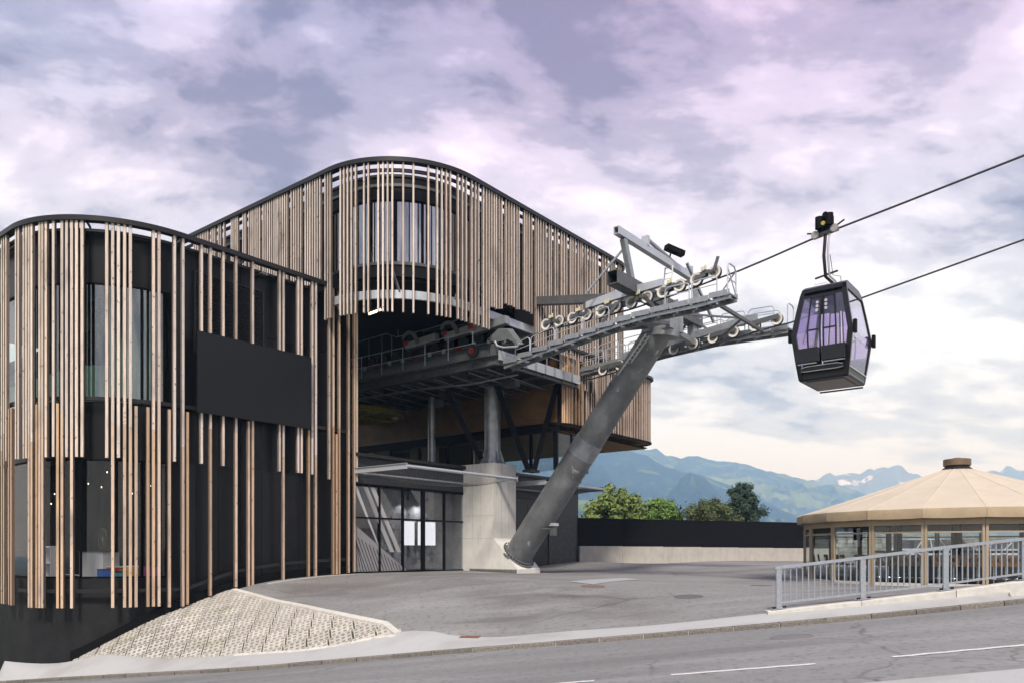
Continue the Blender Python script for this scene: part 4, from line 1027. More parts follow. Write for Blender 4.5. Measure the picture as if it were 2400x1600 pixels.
# tower head and cross arm
MB().hexa([rp(-.75, -.62, 10.3), rp(.62, -.62, 10.3), rp(.62, .62, 10.3), rp(-.75, .62, 10.3)], [rp(-.5, -.62, 11.15), rp(.6, -.62, 11.15), rp(.6, .62, 11.15), rp(-.5, .62, 11.15)]).build('head_block', M_galv, tow)
MB().tube(rp(.0, 0, 10.1), rp(.12, 0, 11.1), .64, n=32).build('head_pipe', M_galv, tow, smooth=True)
def hollow(m_, p, q, w, h, t=.03):
    d = (q - p).normalized(); sd = d.cross(UP).normalized()
    for o_, (a, c) in ((UP * (h / 2 - t / 2), (w, t)), (-UP * (h / 2 - t / 2), (w, t)), (sd * (w / 2 - t / 2), (t, h - 2 * t)), (-sd * (w / 2 - t / 2), (t, h - 2 * t))): m_.beam(p + o_, q + o_, a, c)
    return m_
hollow(MB(), rp(0, -4.25, 11.5), rp(0, 3.4, 11.5), .48, .52).build('cross_arm', M_steel, tow)
for g_ in (-.5, .5): MB().beam(rp(.27, g_, 10.9), rp(.27, g_, 11.76), .08, .3, R_).build('gusset', M_galv, tow)
# service gantry over the arm
gan = thing('service_gantry', 'steel service gantry beam on posts above the tower arm', 'gantry', rp(0, 0, 11.8))
gz_ = 13.4
hollow(MB(), rp(0, -3.95, gz_), rp(0, 3.5, gz_), .24, .3).build('beam', M_galvl, gan)
MB().beam(rp(.0, -2.75, 11.76), rp(0, -3.4, gz_ - .16), .26, .2, R_).build('post', M_galv, gan)
MB().beam(rp(.0, 3.2, 10.2), rp(0, 3.2, gz_ - .16), .26, .22, R_).build('post', M_galv, gan)
MB().beam(rp(-1.9, -3.2, 11.5), rp(-.1, -2.8, gz_ - .1), .07, .07).build('brace', M_galv, gan)
MB().beam(rp(0, -1.6, gz_ + .45), rp(0, 2.9, gz_ - .05), .1, .12, R_).build('brace', M_galv, gan)
MB().beam(rp(.5, 1.2, gz_ + .1), rp(.9, 3.1, 11.3), .1, .1).build('brace', M_galv, gan)
MB().beam(rp(0, -1.6, gz_ + .1), rp(0, -1.6, gz_ + .5), .16, .3, R_).build('lug', M_galvl, gan)
MB().beam(rp(0, 2.5, gz_ + .1), rp(0, 2.5, gz_ + .42), .16, .3, R_).build('lug', M_galvl, gan)
lad = MB()
q = rp(.1, -.1, 0)
for sx in (-.18, .18): MB().beam(rp(sx, .2, 11.8), rp(sx, .5, gz_ - .15), .035, .05).build('ladder_rail', M_white, gan)
for k in range(6): MB().beam(rp(-.18, .22 + .05 * k, 11.95 + k * .25), rp(.18, .22 + .05 * k, 11.95 + k * .25), .03, .03).build('rung', M_white, gan)
t = thing('surveillance_camera', 'black camera housing on a bracket on top of the service gantry', 'camera', rp(0, .45, gz_ + .15))
MB().beam(rp(0, .5, gz_ + .15), rp(.1, .5, gz_ + .5), .05, .05).build('bracket', M_black, t)
MB().beam(rp(.0, .2, gz_ + .62), rp(.45, .95, gz_ + .42), .3, .22).build('housing', M_black, t)
# ladder up the tube
t = thing('tower_ladder', 'pale aluminium ladder fixed along the leaning tube below its head', 'ladder', P(1436, 894, 35.0))
la0, la1 = P(1443, 893, 34.3), P(1518, 785, 32.0); sd_ = V * .16
for sg in (-1, 1): MB().beam(la0 + sd_ * sg, la1 + sd_ * sg, .035, .06).build('rail', M_white, t)
for k in range(13):
    q = la0.lerp(la1, (k + .5) / 13); MB().beam(q - sd_, q + sd_, .03, .03).build('rung', M_galvl, t)
for f_ in (.15, .85):
    q = la0.lerp(la1, f_); c_ = ta + td * ((q - ta).dot(td)); MB().beam(q, c_, .04, .04).build('bracket', M_galv, t)
t = thing('floodlight', 'small floodlight box clamped low on the leaning tube', 'lamp', P(1293, 1230, 36.4))
q = P(1297, 1228, 36.8); MB().obox(q, V, R_, UP, .45, .3, .14).build('housing', M_galvl, t); MB().obox(q - UP * .3, V, R_, UP, .3, .2, .45).build('ballast_box', M_steel, t); MB().beam(q - UP * .2, q - UP * .2 - V * .5 + U * .35, .05, .05).build('bracket', M_steel, t)

# sheave trains
WR = .24
def make_wheel(c, parent, k):
    def ring(r, o, n=26): return [c + V * o + (R_ * math.cos(2 * math.pi * j / n) + UP * math.sin(2 * math.pi * j / n)) * r for j in range(n)]
    b = MB(); b.loft([ring(.155, -.07), ring(.185, -.085), ring(WR, -.085), ring(WR, -.04), ring(WR - .025, 0), ring(WR, .04), ring(WR, .085), ring(.155, .085)], caps=False)
    o = b.build('sheave', M_liner, parent, smooth=True)
    b = MB(); b.loft([ring(.165, -.05), ring(.06, -.05), ring(.06, -.09), ring(.0301, -.09)], caps=False); b.loft([ring(.165, .05), ring(.0301, .05)], caps=False); b.build('disc', M_sheave, o, smooth=True)
    b = MB(); b.loft([ring(WR + .012, -.055), ring(WR + .012, .055)], caps=False); b.build('tyre', M_rubber, o, smooth=True)
    return o
near = thing('sheave_train', 'row of twelve pale rope wheels on rockers along the camera-side catwalk', 'sheave train', rp(0, -2.6, 11))
near['label'] = 'row of twelve pale rope wheels on rockers above the upper catwalk'
GN = -2.6
wl_ = [(1281, 761), (1312, 753), (1343, 746), (1376.6, 737.5), (1410, 729.5), (1445, 719), (1480.5, 709.5), (1518, 697), (1554.6, 685), (1594, 670), (1633, 656), (1676, 639)]
cen = []
for px, py in wl_:
    s, z = at_line(px, py, GN); cen.append((s, z)); make_wheel(rp(s, GN, z), near, 0)
for k in range(0, 12, 2):
    (s0, z0), (s1, z1) = cen[k], cen[k + 1]
    for f_, (sa, za) in ((0, cen[k]), (1, cen[k + 1])):
        sg = 1 if f_ == 0 else -1
        pts = [(sa - sg * .08, za - .05), (sa - sg * .02, za + .07), (sa + sg * .40, za + .15 + (.0 if f_ else .06)), (sa + sg * .40, za + .02)]
        MB().hexa([rp(s_, GN - .10, z_) for s_, z_ in pts], [rp(s_, GN - .13, z_) for s_, z_ in pts]).build('rocker_plate', M_steel, near)
    sm, zm = (s0 + s1) / 2, (z0 + z1) / 2
    MB().beam(rp(s0 + .1, GN, zm + .10), rp(s1 - .1, GN, zm + .16), .12, .14).build('rocker', M_steel, near)
    b = MB(); b.obox(rp(sm - .05, GN - .12, zm + .25), R_, V, UP, .16, .08, .13); b.tube(rp(sm + .05, GN - .14, zm + .2), rp(sm + .05, GN - .14, zm + .36), .04, n=8); b.build('derail_switch', M_cream, near)
def beam_poly(ks, dz0, dz1, w, nm, m):
    pts = [(cen[k][0], cen[k][1] + d0) for k, d0 in zip(ks, dz0)] + [(cen[k][0], cen[k][1] + d1) for k, d1 in reversed(list(zip(ks, dz1)))]
    MB().hexa([rp(s, GN - .13, z) for s, z in pts], [rp(s, GN - .13 + w, z) for s, z in pts]).build(nm, m, near)
beam_poly([3, 5, 8], [.24, .27, .24], [.50, .62, .50], .22, 'main_beam', M_galvl)
MB().beam(rp(cen[3][0] - .1, GN, cen[3][1] + .30), rp(cen[3][0] + .3, GN, cen[3][1] + .42), .24, .3).build('beam_end', M_steel, near)
for k in (1, 4, 7, 9):
    (s0, z0), (s1, z1) = cen[k], cen[min(k + 2, 11)]; MB().beam(rp(s0, GN + .1, z0 + .04), rp(s1, GN + .1, z1 + .04), .10, .18).build('sub_beam', M_steel, near)
MB().beam(rp(0, GN + .2, 11.2), rp(0, GN + .2, 11.3), .4, .5, R_).build('hanger_plate', M_steel, near)
MB().beam(rp(cen[11][0], GN - .14, cen[11][1]), rp(cen[11][0] + .18, GN - .14, cen[11][1] + .52), .03, .12, R_).build('catcher', M_steel, near)
GF = 2.6
far_z = lambda s: 9.94 + .105 * (s + 1.24) + .26
far = thing('sheave_train', 'dark row of rope wheels beneath the farther lower catwalk', 'sheave train', rp(0, GF, 10.4))
fs = [-4.6 + k * .95 for k in range(10)]
for s in fs: make_wheel(rp(s, GF, far_z(s)), far, 0)
for k in range(0, 10, 2): MB().beam(rp(fs[k] - .1, GF - .12, far_z(fs[k]) + .1), rp(fs[k + 1] + .1, GF - .12, far_z(fs[k + 1]) + .1), .04, .2).build('rocker_plate', M_steel, far)
MB().beam(rp(fs[1], GF + .2, far_z(fs[1]) + .42), rp(fs[8], GF + .2, far_z(fs[8]) + .42), .22, .3).build('main_beam', M_galv, far)
MB().beam(rp(0, GF + .2, 10.3), rp(0, GF + .2, 11.5), .4, .3, R_).build('hanger_plate', M_galv, far)
# ropes
def rope(nm, pts, lab):
    o = MB().pipe(pts, .034, 10).build(nm, M_rope, None, smooth=True); tag(o, lab, 'cable'); return o
near_pts = [rp(-14, GN, 10.35), rp(-6, GN, 10.42)] + [rp(s, GN, z - .26) for s, z in cen]
for px, py in ((1735, 634), (1800, 606.5), (1935, 547), (2100, 483), (2400, 365), (2900, 165)):
    s, z = at_line(px, py, GN); near_pts.append(rp(s, GN, z))
rope('haul_rope', near_pts, 'upper steel rope running over the wheels and carrying the gondola')
far_pts = [rp(-14, GF, 9.6), rp(-5.2, GF, far_z(-5.2) - .26)] + [rp(s, GF, far_z(s) - .26) for s in fs]
for px, py in ((1850, 757), (2010, 702), (2200, 634), (2400, 562), (2900, 380)):
    s, z = at_line(px, py, GF); far_pts.append(rp(s, GF, z))
rope('return_rope', far_pts, 'lower steel rope passing behind the gondola from the farther catwalk')
# catwalks
def catwalk(label, g0, g1, zs, s0, s1, hoops, hoop_g, name='catwalk'):
    t = thing(name, label, 'catwalk', rp((s0 + s1) / 2, (g0 + g1) / 2, np.interp((s0 + s1) / 2, *zip(*zs)))); n = int((s1 - s0) / .78); L = (s1 - s0) / n
    zf = lambda s: float(np.interp(s, *zip(*zs)))
    gm = (g0 + g1) / 2
    for k in range(n):
        s = s0 + (k + .5) * L; z = zf(s)
        b = MB(); b.obox(rp(s, gm, z + .01), R_, V, UP, L * .9, g1 - g0, .04); 
        b.obox(rp(s, g0, z + .03), R_, V, UP, L * .97, .02, .2); b.obox(rp(s, g1, z + .03), R_, V, UP, L * .97, .02, .2)
        for j in range(3): b.obox(rp(s + (j - 1) * L * .3, gm, z - .06), R_, V, UP, .06, g1 - g0 - .04, .08)
        b.build('deck_step', M_galv, t)
    for g in (g0 + .1, g1 - .1):
        m = max(2, len(zs)); pts = [(s, z) for s, z in zs if s0 < s < s1]; pts = [(s0, zf(s0))] + pts + [(s1, zf(s1))]
        for (a, za), (c, zc_) in zip(pts, pts[1:]): MB().beam(rp(a, g, za - .155), rp(c, g, zc_ - .155), .07, .11).build('stringer', M_galv, t)
    for (a, c, gg) in hoops:
        za, zc_ = zf(a), zf(c); r = .14; top = 1.02
        pts = [rp(a, gg, za), rp(a, gg, za + top - r), rp(a + r * .3, gg, za + top - r * .3), rp(a + r, gg, za + top), rp(c - r, gg, zc_ + top), rp(c - r * .3, gg, zc_ + top - r * .3), rp(c, gg, zc_ + top - r), rp(c, gg, zc_)]
        MB().pipe(pts, .024, 7).build('guard_hoop', M_galvl, t, smooth=True)
        for h in (.36, .7): MB().tube(rp(a, gg, za + h), rp(c, gg, zc_ + h), .018, n=6).build('guard_rail', M_galvl, t)
    return t
zn = [(-5.8, 9.15), (-2.86, 9.6), (0, 9.96), (1.3, 10.05), (3.2, 10.05), (4.6, 10.15)]
cw = catwalk('upper galvanised catwalk of stepped grating below the pale rope wheels', -3.75, -3.0, zn, -5.8, 4.5, [(-5.7, -4.9, -3.0), (-4.85, -3.6, -3.0), (-3.5, -2.2, -3.0), (-2.1, -.9, -3.0), (1.6, 2.6, -3.0), (2.7, 3.7, -3.0)], -3.0)
for a, c in ((rp(4.42, -3.75, 10.1), rp(4.42, -3.0, 10.1)),):
    pts = [a, a + UP * .95, a.lerp(c, .2) + UP * 1.1, a.lerp(c, .8) + UP * 1.1, c + UP * .95, c]
    MB().pipe(pts, .026, 7).build('guard_hoop', M_galvl, cw, smooth=True); MB().tube(a + UP * .55, c + UP * .55, .018, n=6).build('guard_rail', M_galvl, cw); MB().tube(a + UP * .95, c + UP * .1, .02, n=6).build('guard_rail', M_galvl, cw)
    MB().tube(rp(3.6, -3.0, 10.1), rp(4.42, -3.0, 11.1), .03, n=7).build('brace', M_galv, cw)
zf_ = [(-8, 10.0), (-7.5, 10.05), (-3.8, 10.3), (.8, 10.55), (4.4, 10.45)]
cwf = catwalk('lower galvanised catwalk behind the leaning tower with arched guard hoops', 3.0, 3.75, zf_, -7.8, 4.3, [(-7.7 + k * 1.28, -7.7 + k * 1.28 + 1.12, 3.02 if k < 9 else 3.02) for k in range(9)] + [(-7.7 + k * 1.28, -7.7 + k * 1.28 + 1.12, 3.75) for k in range(9)], 3.0)
pts = [rp(4.25, 3.0, 10.45), rp(4.25, 3.0, 11.4), rp(4.25, 3.15, 11.5), rp(4.25, 3.6, 11.5), rp(4.25, 3.75, 11.4), rp(4.25, 3.75, 10.45)]
MB().pipe(pts, .026, 7).build('guard_hoop', M_galvl, cwf, smooth=True)
tr = thing('cross_strut', 'slender steel struts tying the two catwalks together beyond the tower head', 'strut', P(1735, 745, 33))
for a, c, w in ((P(1690, 717, 28.6), P(1787, 776, 32.6), .12), (P(1560, 733, 31), P(1740, 746, 31), .07), (P(1690, 790, 33.6), P(1740, 746, 31), .07)): MB().beam(a, c, w, w).build('strut', M_steel, tr)
for s, g in ((-1.6, -2.9), (1.4, -2.9), (-1.4, 3.1), (1.3, 3.1)):
    MB().beam(rp(s * .25, g * .9, 11.3), rp(s, g, 10.05 if g < 0 else 10.4), .08, .1).build('hanger', M_steel, tr)
MB().beam(rp(-.4, -2.9, 9.85), rp(-.2, -.5, 10.5), .12, .14).build('bracket', M_steel, tr); MB().beam(rp(.9, -2.9, 9.95), rp(.5, -.5, 10.5), .12, .14).build('bracket', M_steel, tr)
MB().beam(rp(.2, .5, 10.5), rp(.2, 3.0, 10.35), .2, .24).build('bracket', M_galv, tr)
MB().obox(rp(.0, -1.7, 10.35), R_, V, UP, .9, 1.4, .08).build('landing', M_galv, tr)
t = thing('tie_beam', 'grey steel tie beam from the slatted hall to the tower head', 'beam', rp(-3, -.6, 12.3))
MB().beam(rp(-6.3, -.65, 12.72), rp(-.25, -.5, 11.75), .34, .36).build('girder', M_steel, t); MB().obox(rp(-.3, -.5, 11.75), R_, V, UP, .1, .6, .6).build('end_plate', M_steel, t)

# station platform under the hall
sta = thing('station_platform', 'dark steel station platform frame hanging under the hall', 'platform', rp(-11, 0, 9.3))
for g in (-3.6, -2.0, -.4, 1.2, 2.4): MB().ibeam(rp(-19, g, 9.38), rp(-6, g, 9.38), .2, .34).build('long_beam', M_steel, sta)
for k in range(9): s = -6.1 - k * 1.55; MB().ibeam(rp(s, -3.7, 9.30), rp(s, 2.5, 9.30), .16, .26).build('cross_beam', M_steel, sta)
MB().obox(rp(-12.5, -.6, 9.60), R_, V, UP, 13, 6.3, .04).build('deck', M_steel, sta)
MB().obox(rp(-5.98, -.6, 9.55), R_, V, UP, .06, 6.4, .42).build('end_channel', M_galvl, sta)
for g in np.arange(-3.4, 2.6, .75): MB().obox(rp(-5.92, g, 9.55), R_, V, UP, .05, .06, .40).build('stiffener', M_galv, sta)
for g0 in (-.2, 1.0):
    pts = [rp(-6.0, g0, 9.7), rp(-6.0, g0, 10.7), rp(-6.0, g0 + 1.1, 10.7), rp(-6.0, g0 + 1.1, 9.7)]
    MB().pipe(pts, .024, 6).build('guard_hoop', M_galv, sta, smooth=True); MB().tube(pts[0] + UP * .5, pts[3] + UP * .5, .018, n=6).build('guard_rail', M_galv, sta)
MB().tube(P(1012, 1082, 41.5), Vector((P(1012, 1082, 41.5).x, 41.5, 9.2)), .21, n=20).build('column', M_colm, sta, smooth=True)
MB().beam(P(962, 893, 41), P(1072, 915, 41.5), .5, .55).build('bearing_beam', M_galv, sta)
# accelerator with tyres on the near side
acc = thing('tyre_conveyor', 'grey cabin conveyor with rubber tyres, arched brackets and red arms inside the hall', 'conveyor', rp(-11, -3.2, 9.7))
MB().ibeam(rp(-19, -3.3, 10.15), rp(-6.2, -3.3, 10.05), .3, .55, .05).build('rail_beam', M_green, acc)
MB().beam(rp(-19, -3.75, 9.85), rp(-6.6, -3.75, 9.75), .08, .3).build('kick_plate', M_green, acc)
for k in range(14):
    c = rp(-18.5 + k * .9, -3.2, 10.62)
    ring = lambda r, o: [c + V * o + (R_ * math.cos(2 * math.pi * j / 18) + UP * math.sin(2 * math.pi * j / 18)) * r for j in range(18)]
    b = MB(); b.loft([ring(.12, -.06), ring(.27, -.07), ring(.29, -.02), ring(.29, .02), ring(.27, .07), ring(.12, .06)]); b.build('tyre', M_rubber, acc, smooth=True)
for px, py in ((940, 812), (1030, 790), (1092, 775)):
    s, z = at_line(px, py, -3.6)
    arc = []
    for k in range(9): a = math.pi * (.12 + .6 * k / 8); arc.append((s + .55 - .75 * math.cos(math.pi - a) , z - .35 + 1.0 * math.sin(a)))
    inn_ = [(x * .78 + (s + .5) * .22, y - .16) for x, y in arc]
    po = arc + list(reversed(inn_))
    for k in range(8):
        q4 = [arc[k], arc[k + 1], inn_[k + 1], inn_[k]]; MB().hexa([rp(x, -3.60, y) for x, y in q4], [rp(x, -3.66, y) for x, y in q4]).build('arch_bracket', M_green, acc)
    MB().beam(rp(s + .2, -3.5, z + .1), rp(s + 2.2, -3.4, z + .22), .07, .09).build('red_arm', M_red, acc); MB().obox(rp(s + .3, -3.55, z + .12), R_, V, UP, .35, .12, .2).build('red_arm', M_red, acc)
    MB().beam(rp(s + .3, -3.45, z - .05), rp(s + 2.3, -3.45, z + .1), .3, .35).build('drive_cover', M_galv, acc)
MB().pipe([P(842, 800, 41), P(905, 782, 40), P(930, 790, 39.5), P(1000, 772, 38), P(1090, 745, 36)], .025, 6).build('guard_rail', M_galv, acc, smooth=True)
for px, y0, y1, d in ((865, 842, 794, 41), (895, 838, 783, 40), (933, 790, 742, 39.4), (918, 836, 788, 39.7)): MB().tube(P(px, y0, d), P(px, y1, d), .024, n=6).build('guard_post', M_galv, acc)
c = P(1108, 822, 34.6)
ring = lambda r, o: [c + V * o + (R_ * math.cos(2 * math.pi * j / 24) + UP * math.sin(2 * math.pi * j / 24)) * r for j in range(24)]
b = MB(); b.loft([ring(.1, -.09), ring(.28, -.1), ring(.31, 0), ring(.28, .1), ring(.1, .09)]); b.build('guide_wheel', M_rubber, acc, smooth=True)
b = MB(); b.loft([ring(.15, -.105), ring(.0301, -.105)], caps=False); b.build('wheel_hub', M_red, acc)
for g_, z_ in ((-2.6, 10.55), (-1.6, 10.75), (2.2, 10.4)):
    MB().beam(rp(-18, g_, z_), rp(-6.6, g_, z_ - .08), .12, .2).build('guide_rail', M_galv, acc)
for k in range(12):
    s_ = -17.2 + k * .92; MB().beam(rp(s_, -3.3, 10.35), rp(s_, -2.6, 10.75), .05, .08).build('tyre_arm', M_galv, acc); MB().obox(rp(s_ + .4, -3.62, 10.28), R_, V, UP, .16, .1, .2).build('drive_box', M_galvl if k % 3 else M_red, acc)
for k in range(7):
    s_ = -16.5 + k * 1.5; MB().tube(rp(s_, -3.8, 9.75), rp(s_, -3.8, 10.85), .022, n=6).build('guard_post', M_galvl, acc)
for z_ in (10.3, 10.84): MB().tube(rp(-16.5, -3.8, z_), rp(-7.5, -3.8, z_ - .02), .02, n=6).build('guard_rail', M_galvl, acc)
for k in range(10):
    s_ = -6.9 - k * 1.1; MB().tube(rp(s_, -3.5, 9.12), rp(s_ - .55, 2.3, 9.10), .03, n=6).build('wind_brace', M_galv, sta)
MB().pipe([rp(-17, -2.9, 9.05), rp(-12, -2.8, 8.98), rp(-9, -2.2, 8.95), rp(-6.4, -1.9, 9.1)], .05, 8).build('cable_duct', M_galv, sta, smooth=True)
for k in range(5): MB().obox(rp(-7.5 - k * 2.1, -1.0 + (k % 2) * 1.4, 8.98), R_, V, UP, .7, .45, .35).build('drive_motor', M_galv if k % 2 else M_steel, sta)
# entry horn
horn = thing('entry_horn', 'grey steel cabin guide horn at the mouth of the station', 'guide', rp(-6, -3.6, 9.9))
q = [at_line(1140, 797, -3.7), at_line(1168, 770, -3.7), at_line(1190, 772, -3.7), at_line(1216, 808, -3.7), at_line(1190, 795, -3.7), at_line(1160, 802, -3.7)]
MB().hexa([rp(s, -3.7, z) for s, z in q], [rp(s, -3.35, z + .1) for s, z in q]).build('shell', M_green, horn)
p_ = [at_line(x, y, -3.8) for x, y in ((1160, 800), (1165, 810), (1180, 814), (1212, 812), (1218, 804))]
MB().pipe([rp(s, -3.8, z) for s, z in p_], .045, 8).build('bumper', M_galvl, horn, smooth=True)
MB().beam(rp(-6.4, -3.6, 9.6), rp(-6.4, -3.6, 10.1), .3, .3, R_).build('pedestal', M_steel, horn)
t = thing('control_cabinet', 'pale grey control cabinet standing on the station platform', 'cabinet', P(1180, 800, 38))
q = Vector((P(1180, 800, 38.5).x, 38.5, 10.8)); MB().obox(q, R_, V, UP, .7, 1.2, 2.2).build('body', M_galv, t); MB().obox(q + R_ * .36 - V * .3, R_, V, UP, .02, .5, 2.0).build('door', M_galvl, t); MB().obox(q + R_ * .36 + V * .3, R_, V, UP, .02, .5, 2.0).build('door', M_galvl, t)
# bullwheel
bw = thing('bullwheel', 'big yellow bullwheel lying under the platform deep in the hall', 'wheel', rp(-18.6, -.4, 8.9)); c = rp(-18.9, -.6, 8.75)
def hring(r, z): return [c + UP * z + Vector((math.cos(2 * math.pi * j / 48), math.sin(2 * math.pi * j / 48), 0)) * r for j in range(48)]
b = MB(); b.loft([hring(2.2, -.12), hring(2.55, -.16), hring(2.6, -.1), hring(2.5, 0), hring(2.6, .1), hring(2.55, .16), hring(2.2, .12), hring(2.2, -.12)], caps=False); b.build('rim', M_yellow, bw, smooth=True)
for k in range(8): a = 2 * math.pi * k / 8; d = Vector((math.cos(a), math.sin(a), 0)); MB().beam(c, c + d * 2.25, .22, .16).build('spoke', M_yellow, bw)
b = MB(); b.loft([hring(.45, -.25), hring(.45, .4)]); b.build('hub', M_yellow, bw, smooth=True)

# gondola
GS = s_at(1935, GN); gz0 = at_line(1935, 547, GN)[1]
gon = thing('gondola', 'dark gondola cabin with violet tinted windows hanging from the upper rope', 'gondola', rp(GS + .2, GN, 6.7))
GC = rp(GS + .2, GN + .05, 0)
def gp(x, y, z): return GC + R_ * x + V * y + UP * z
M_gbody = mat('cabin_paint', (0.009, 0.0085, 0.011), 0.3, spec=.4); M_gglass = glass('cabin_glass', (.82, .76, .89), .09)
M_gside = glass('cabin_side_glass', (.74, .7, .82), .3); M_galu = mat('cabin_alu', (.62, .62, .64), .3, metal=.7); M_gfloor = mat('cabin_floor', (.22, .21, .22), .6)
Z0, Z1, Zb = 6.74, 9.86, 8.18                      # floor, roof, widest height
hw_ = lambda z: float(np.interp(z, [Z0, Z0 + .06, Zb, Z1 - .3, Z1], [.80, .82, .98, .74, .68]))      # half size along the rope
hd_ = lambda z: float(np.interp(z, [Z0, Z0 + .06, Zb, Z1 - .5, Z1 - .12, Z1], [1.02, 1.05, 1.22, 1.10, .92, .7]))   # half size across
# corner posts
def bar(pts, w, nm, m=M_gbody, par=gon):
    for a, c_ in zip(pts, pts[1:]): MB().beam(a, c_, w, w).build(nm, m, par)
zl = [Z0, 7.4, Zb, 8.9, 9.5, Z1 - .12]
for sx in (-1, 1):
    for sy in (-1, 1):
        b = MB(); rings = []
        for z in zl:
            x, y = sx * hw_(z), sy * hd_(z); w = .16 if sy < 0 else .09
            rings.append([gp(x, y, z), gp(x - sx * w, y, z), gp(x - sx * w, y - sy * .10, z), gp(x, y - sy * .10, z)])
        b.loft(rings); b.build('corner_post', M_gbody, gon)
# roof shell and floor
b = MB(); b.loft([[gp(sx * hw_(z) * k, sy * hd_(z) * k, z + dz) for sx, sy in ((-1, -1), (1, -1), (1, 1), (-1, 1))] for z, k, dz in ((Z1 - .32, 1.0, 0), (Z1 - .12, 1.0, 0), (Z1, 1.0, 0), (Z1, .8, .04))]); b.build('roof', M_gbody, gon)
b = MB(); b.loft([[gp(sx * hw_(Z0) * k, sy * hd_(Z0) * k, z) for sx, sy in ((-1, -1), (1, -1), (1, 1), (-1, 1))] for z, k in ((Z0 - .06, .96), (Z0, 1.0), (Z0 + .1, 1.0))]); b.build('floor_frame', M_gbody, gon)
MB().obox(gp(0, 0, Z0 - .075), R_, V, UP, hw_(Z0) * 1.5, hd_(Z0) * 1.6, .03).build('floor_panel', M_gfloor, gon)
MB().tube(gp(-hw_(Z0) * .9, hd_(Z0) * 1.05, Z0 - .1), gp(hw_(Z0) * .9, hd_(Z0) * 1.05, Z0 - .1), .03, n=8).build('skid_bar', M_gbody, gon)
# faces: panes follow the bulge in two or three facets
def face(axis, sg, u0, u1, z0, z1, nm, m, inset=.035, par=gon, n=5, th=.012):
    rings = []
    for k in range(n + 1):
        z = z0 + (z1 - z0) * k / n
        if axis == 'y': a, c_ = gp(u0 * hw_(z), sg * (hd_(z) - inset), z), gp(u1 * hw_(z), sg * (hd_(z) - inset), z); o = V * sg * -th
        else: a, c_ = gp(sg * (hw_(z) - inset), u0 * hd_(z), z), gp(sg * (hw_(z) - inset), u1 * hd_(z), z); o = R_ * sg * -th
        rings.append([a, c_, c_ + o, a + o])
    return MB().loft(rings).build(nm, m, par, smooth=False)
zw0 = 7.55
for sg in (-1, 1):
    face('y', sg, -.96, -.52, zw0 - .1, 9.4, 'window', M_gglass); face('y', sg, .52, .96, zw0 - .1, 9.4, 'window', M_gglass)
    for u0, u1 in ((-.50, -.03), (.03, .50)):
        d = face('y', sg, u0, u1, zw0, 9.38, 'door', M_gglass, inset=.03)
        for ua in (u0, u1 - .05): face('y', sg, ua, ua + .05, zw0, 9.42, 'door_frame', M_gbody, inset=.005, par=d, th=.05)
        face('y', sg, u0, u1, 8.27, 8.32, 'door_frame', M_gbody, inset=.01, par=d, th=.04, n=1)
        face('y', sg, u0, u1, 9.36, 9.44, 'door_frame', M_gbody, inset=.01, par=d, th=.04, n=1)
        face('y', sg, u0, u1, 7.0, zw0, 'door_panel', M_gbody, inset=.02, par=d, th=.05)
    face('y', sg, -.99, .99, Z0 + .08, zw0 - .4, 'lower_panel', M_gbody, inset=.05)
    face('y', sg, -.98, .98, 9.4, 9.58, 'upper_panel', M_gbody, inset=.02)
    for z_, h_, w_ in ((7.02, .16, 1.4), (9.62, .1, 1.2)):
        y_ = sg * (hd_(z_) + .06)
        MB().beam(gp(-w_ / 2, y_, z_), gp(w_ / 2, y_, z_), .06, h_).build('door_rail', M_gbody, gon)
    for dz in (-.08, .08):
        b = MB().pipe([gp(-.66, sg * (hd_(7.02) + .1), 7.02 + dz * .6), gp(-.5, sg * (hd_(7.02) + .14), 7.02 + dz), gp(.5, sg * (hd_(7.02) + .14), 7.02 + dz), gp(.66, sg * (hd_(7.02) + .1), 7.02 + dz * .6)], .016, 6); b.build('bumper', M_galu, gon, smooth=True)
    for x_ in (-.42, .42):
        b = MB(); y_ = sg * (hd_(7.5) + .16); b.obox(gp(x_, y_, 7.44), R_, V, UP, .72, .22, .46); b.build('ski_rack', M_gbody, gon)
        MB().beam(gp(x_ - .3, y_, 7.17), gp(x_ + .3, y_, 7.17), .1, .025).build('rack_trim', M_galu, gon)
for sg in (-1, 1):
    face('x', sg, -.93, .93, 7.95, 9.62, 'end_window', M_gside, n=8); face('x', sg, -.93, .93, 7.02, 7.93, 'end_window', M_gglass, n=4)
    face('x', sg, -.96, .96, Z0 + .1, 7.0, 'end_panel', mat('cabin_green%d' % sg, (.012, .03, .018), .4), inset=.02)
    MB().beam(gp(sg * (hw_(6.95) + .0), -1.0, 6.98), gp(sg * (hw_(6.95)), 1.0, 6.98), .03, .03).build('trim', M_galu, gon)
    for y_ in (-.98, 1.05):
        q = gp(sg * (hw_(Zb) + .05), y_ * 1.16, Zb + .02); MB().obox(q, R_, V, UP, .10, .16, .42).build('buffer', M_black, gon)
for u_, zc_ in ((-.2, 9.2), (-.2, 9.07), (-.2, 8.94), (.14, 9.22), (.14, 9.09), (.14, 8.96)):
    MB().tube(gp(u_ * hw_(zc_), -(hd_(zc_) - .024), zc_), gp(u_ * hw_(zc_), -(hd_(zc_) - .020), zc_), .05, n=16).build('door_emblem', mat('emblem', (.45, .42, .5), .5) if 'emblem' not in MATS else MATS['emblem'], gon)
for sg in (-1, 1): MB().obox(gp(sg * .5, 0, 7.2), R_, V, UP, .4, 1.8, .08).build('bench', M_black, gon)
MB().pipe([gp(-.45, -.4, Z1), gp(-.45, -.4, Z1 + .16), gp(-.05, -.4, Z1 + .16), gp(-.05, -.4, Z1)], .012, 5).build('roof_handle', M_galu, gon)
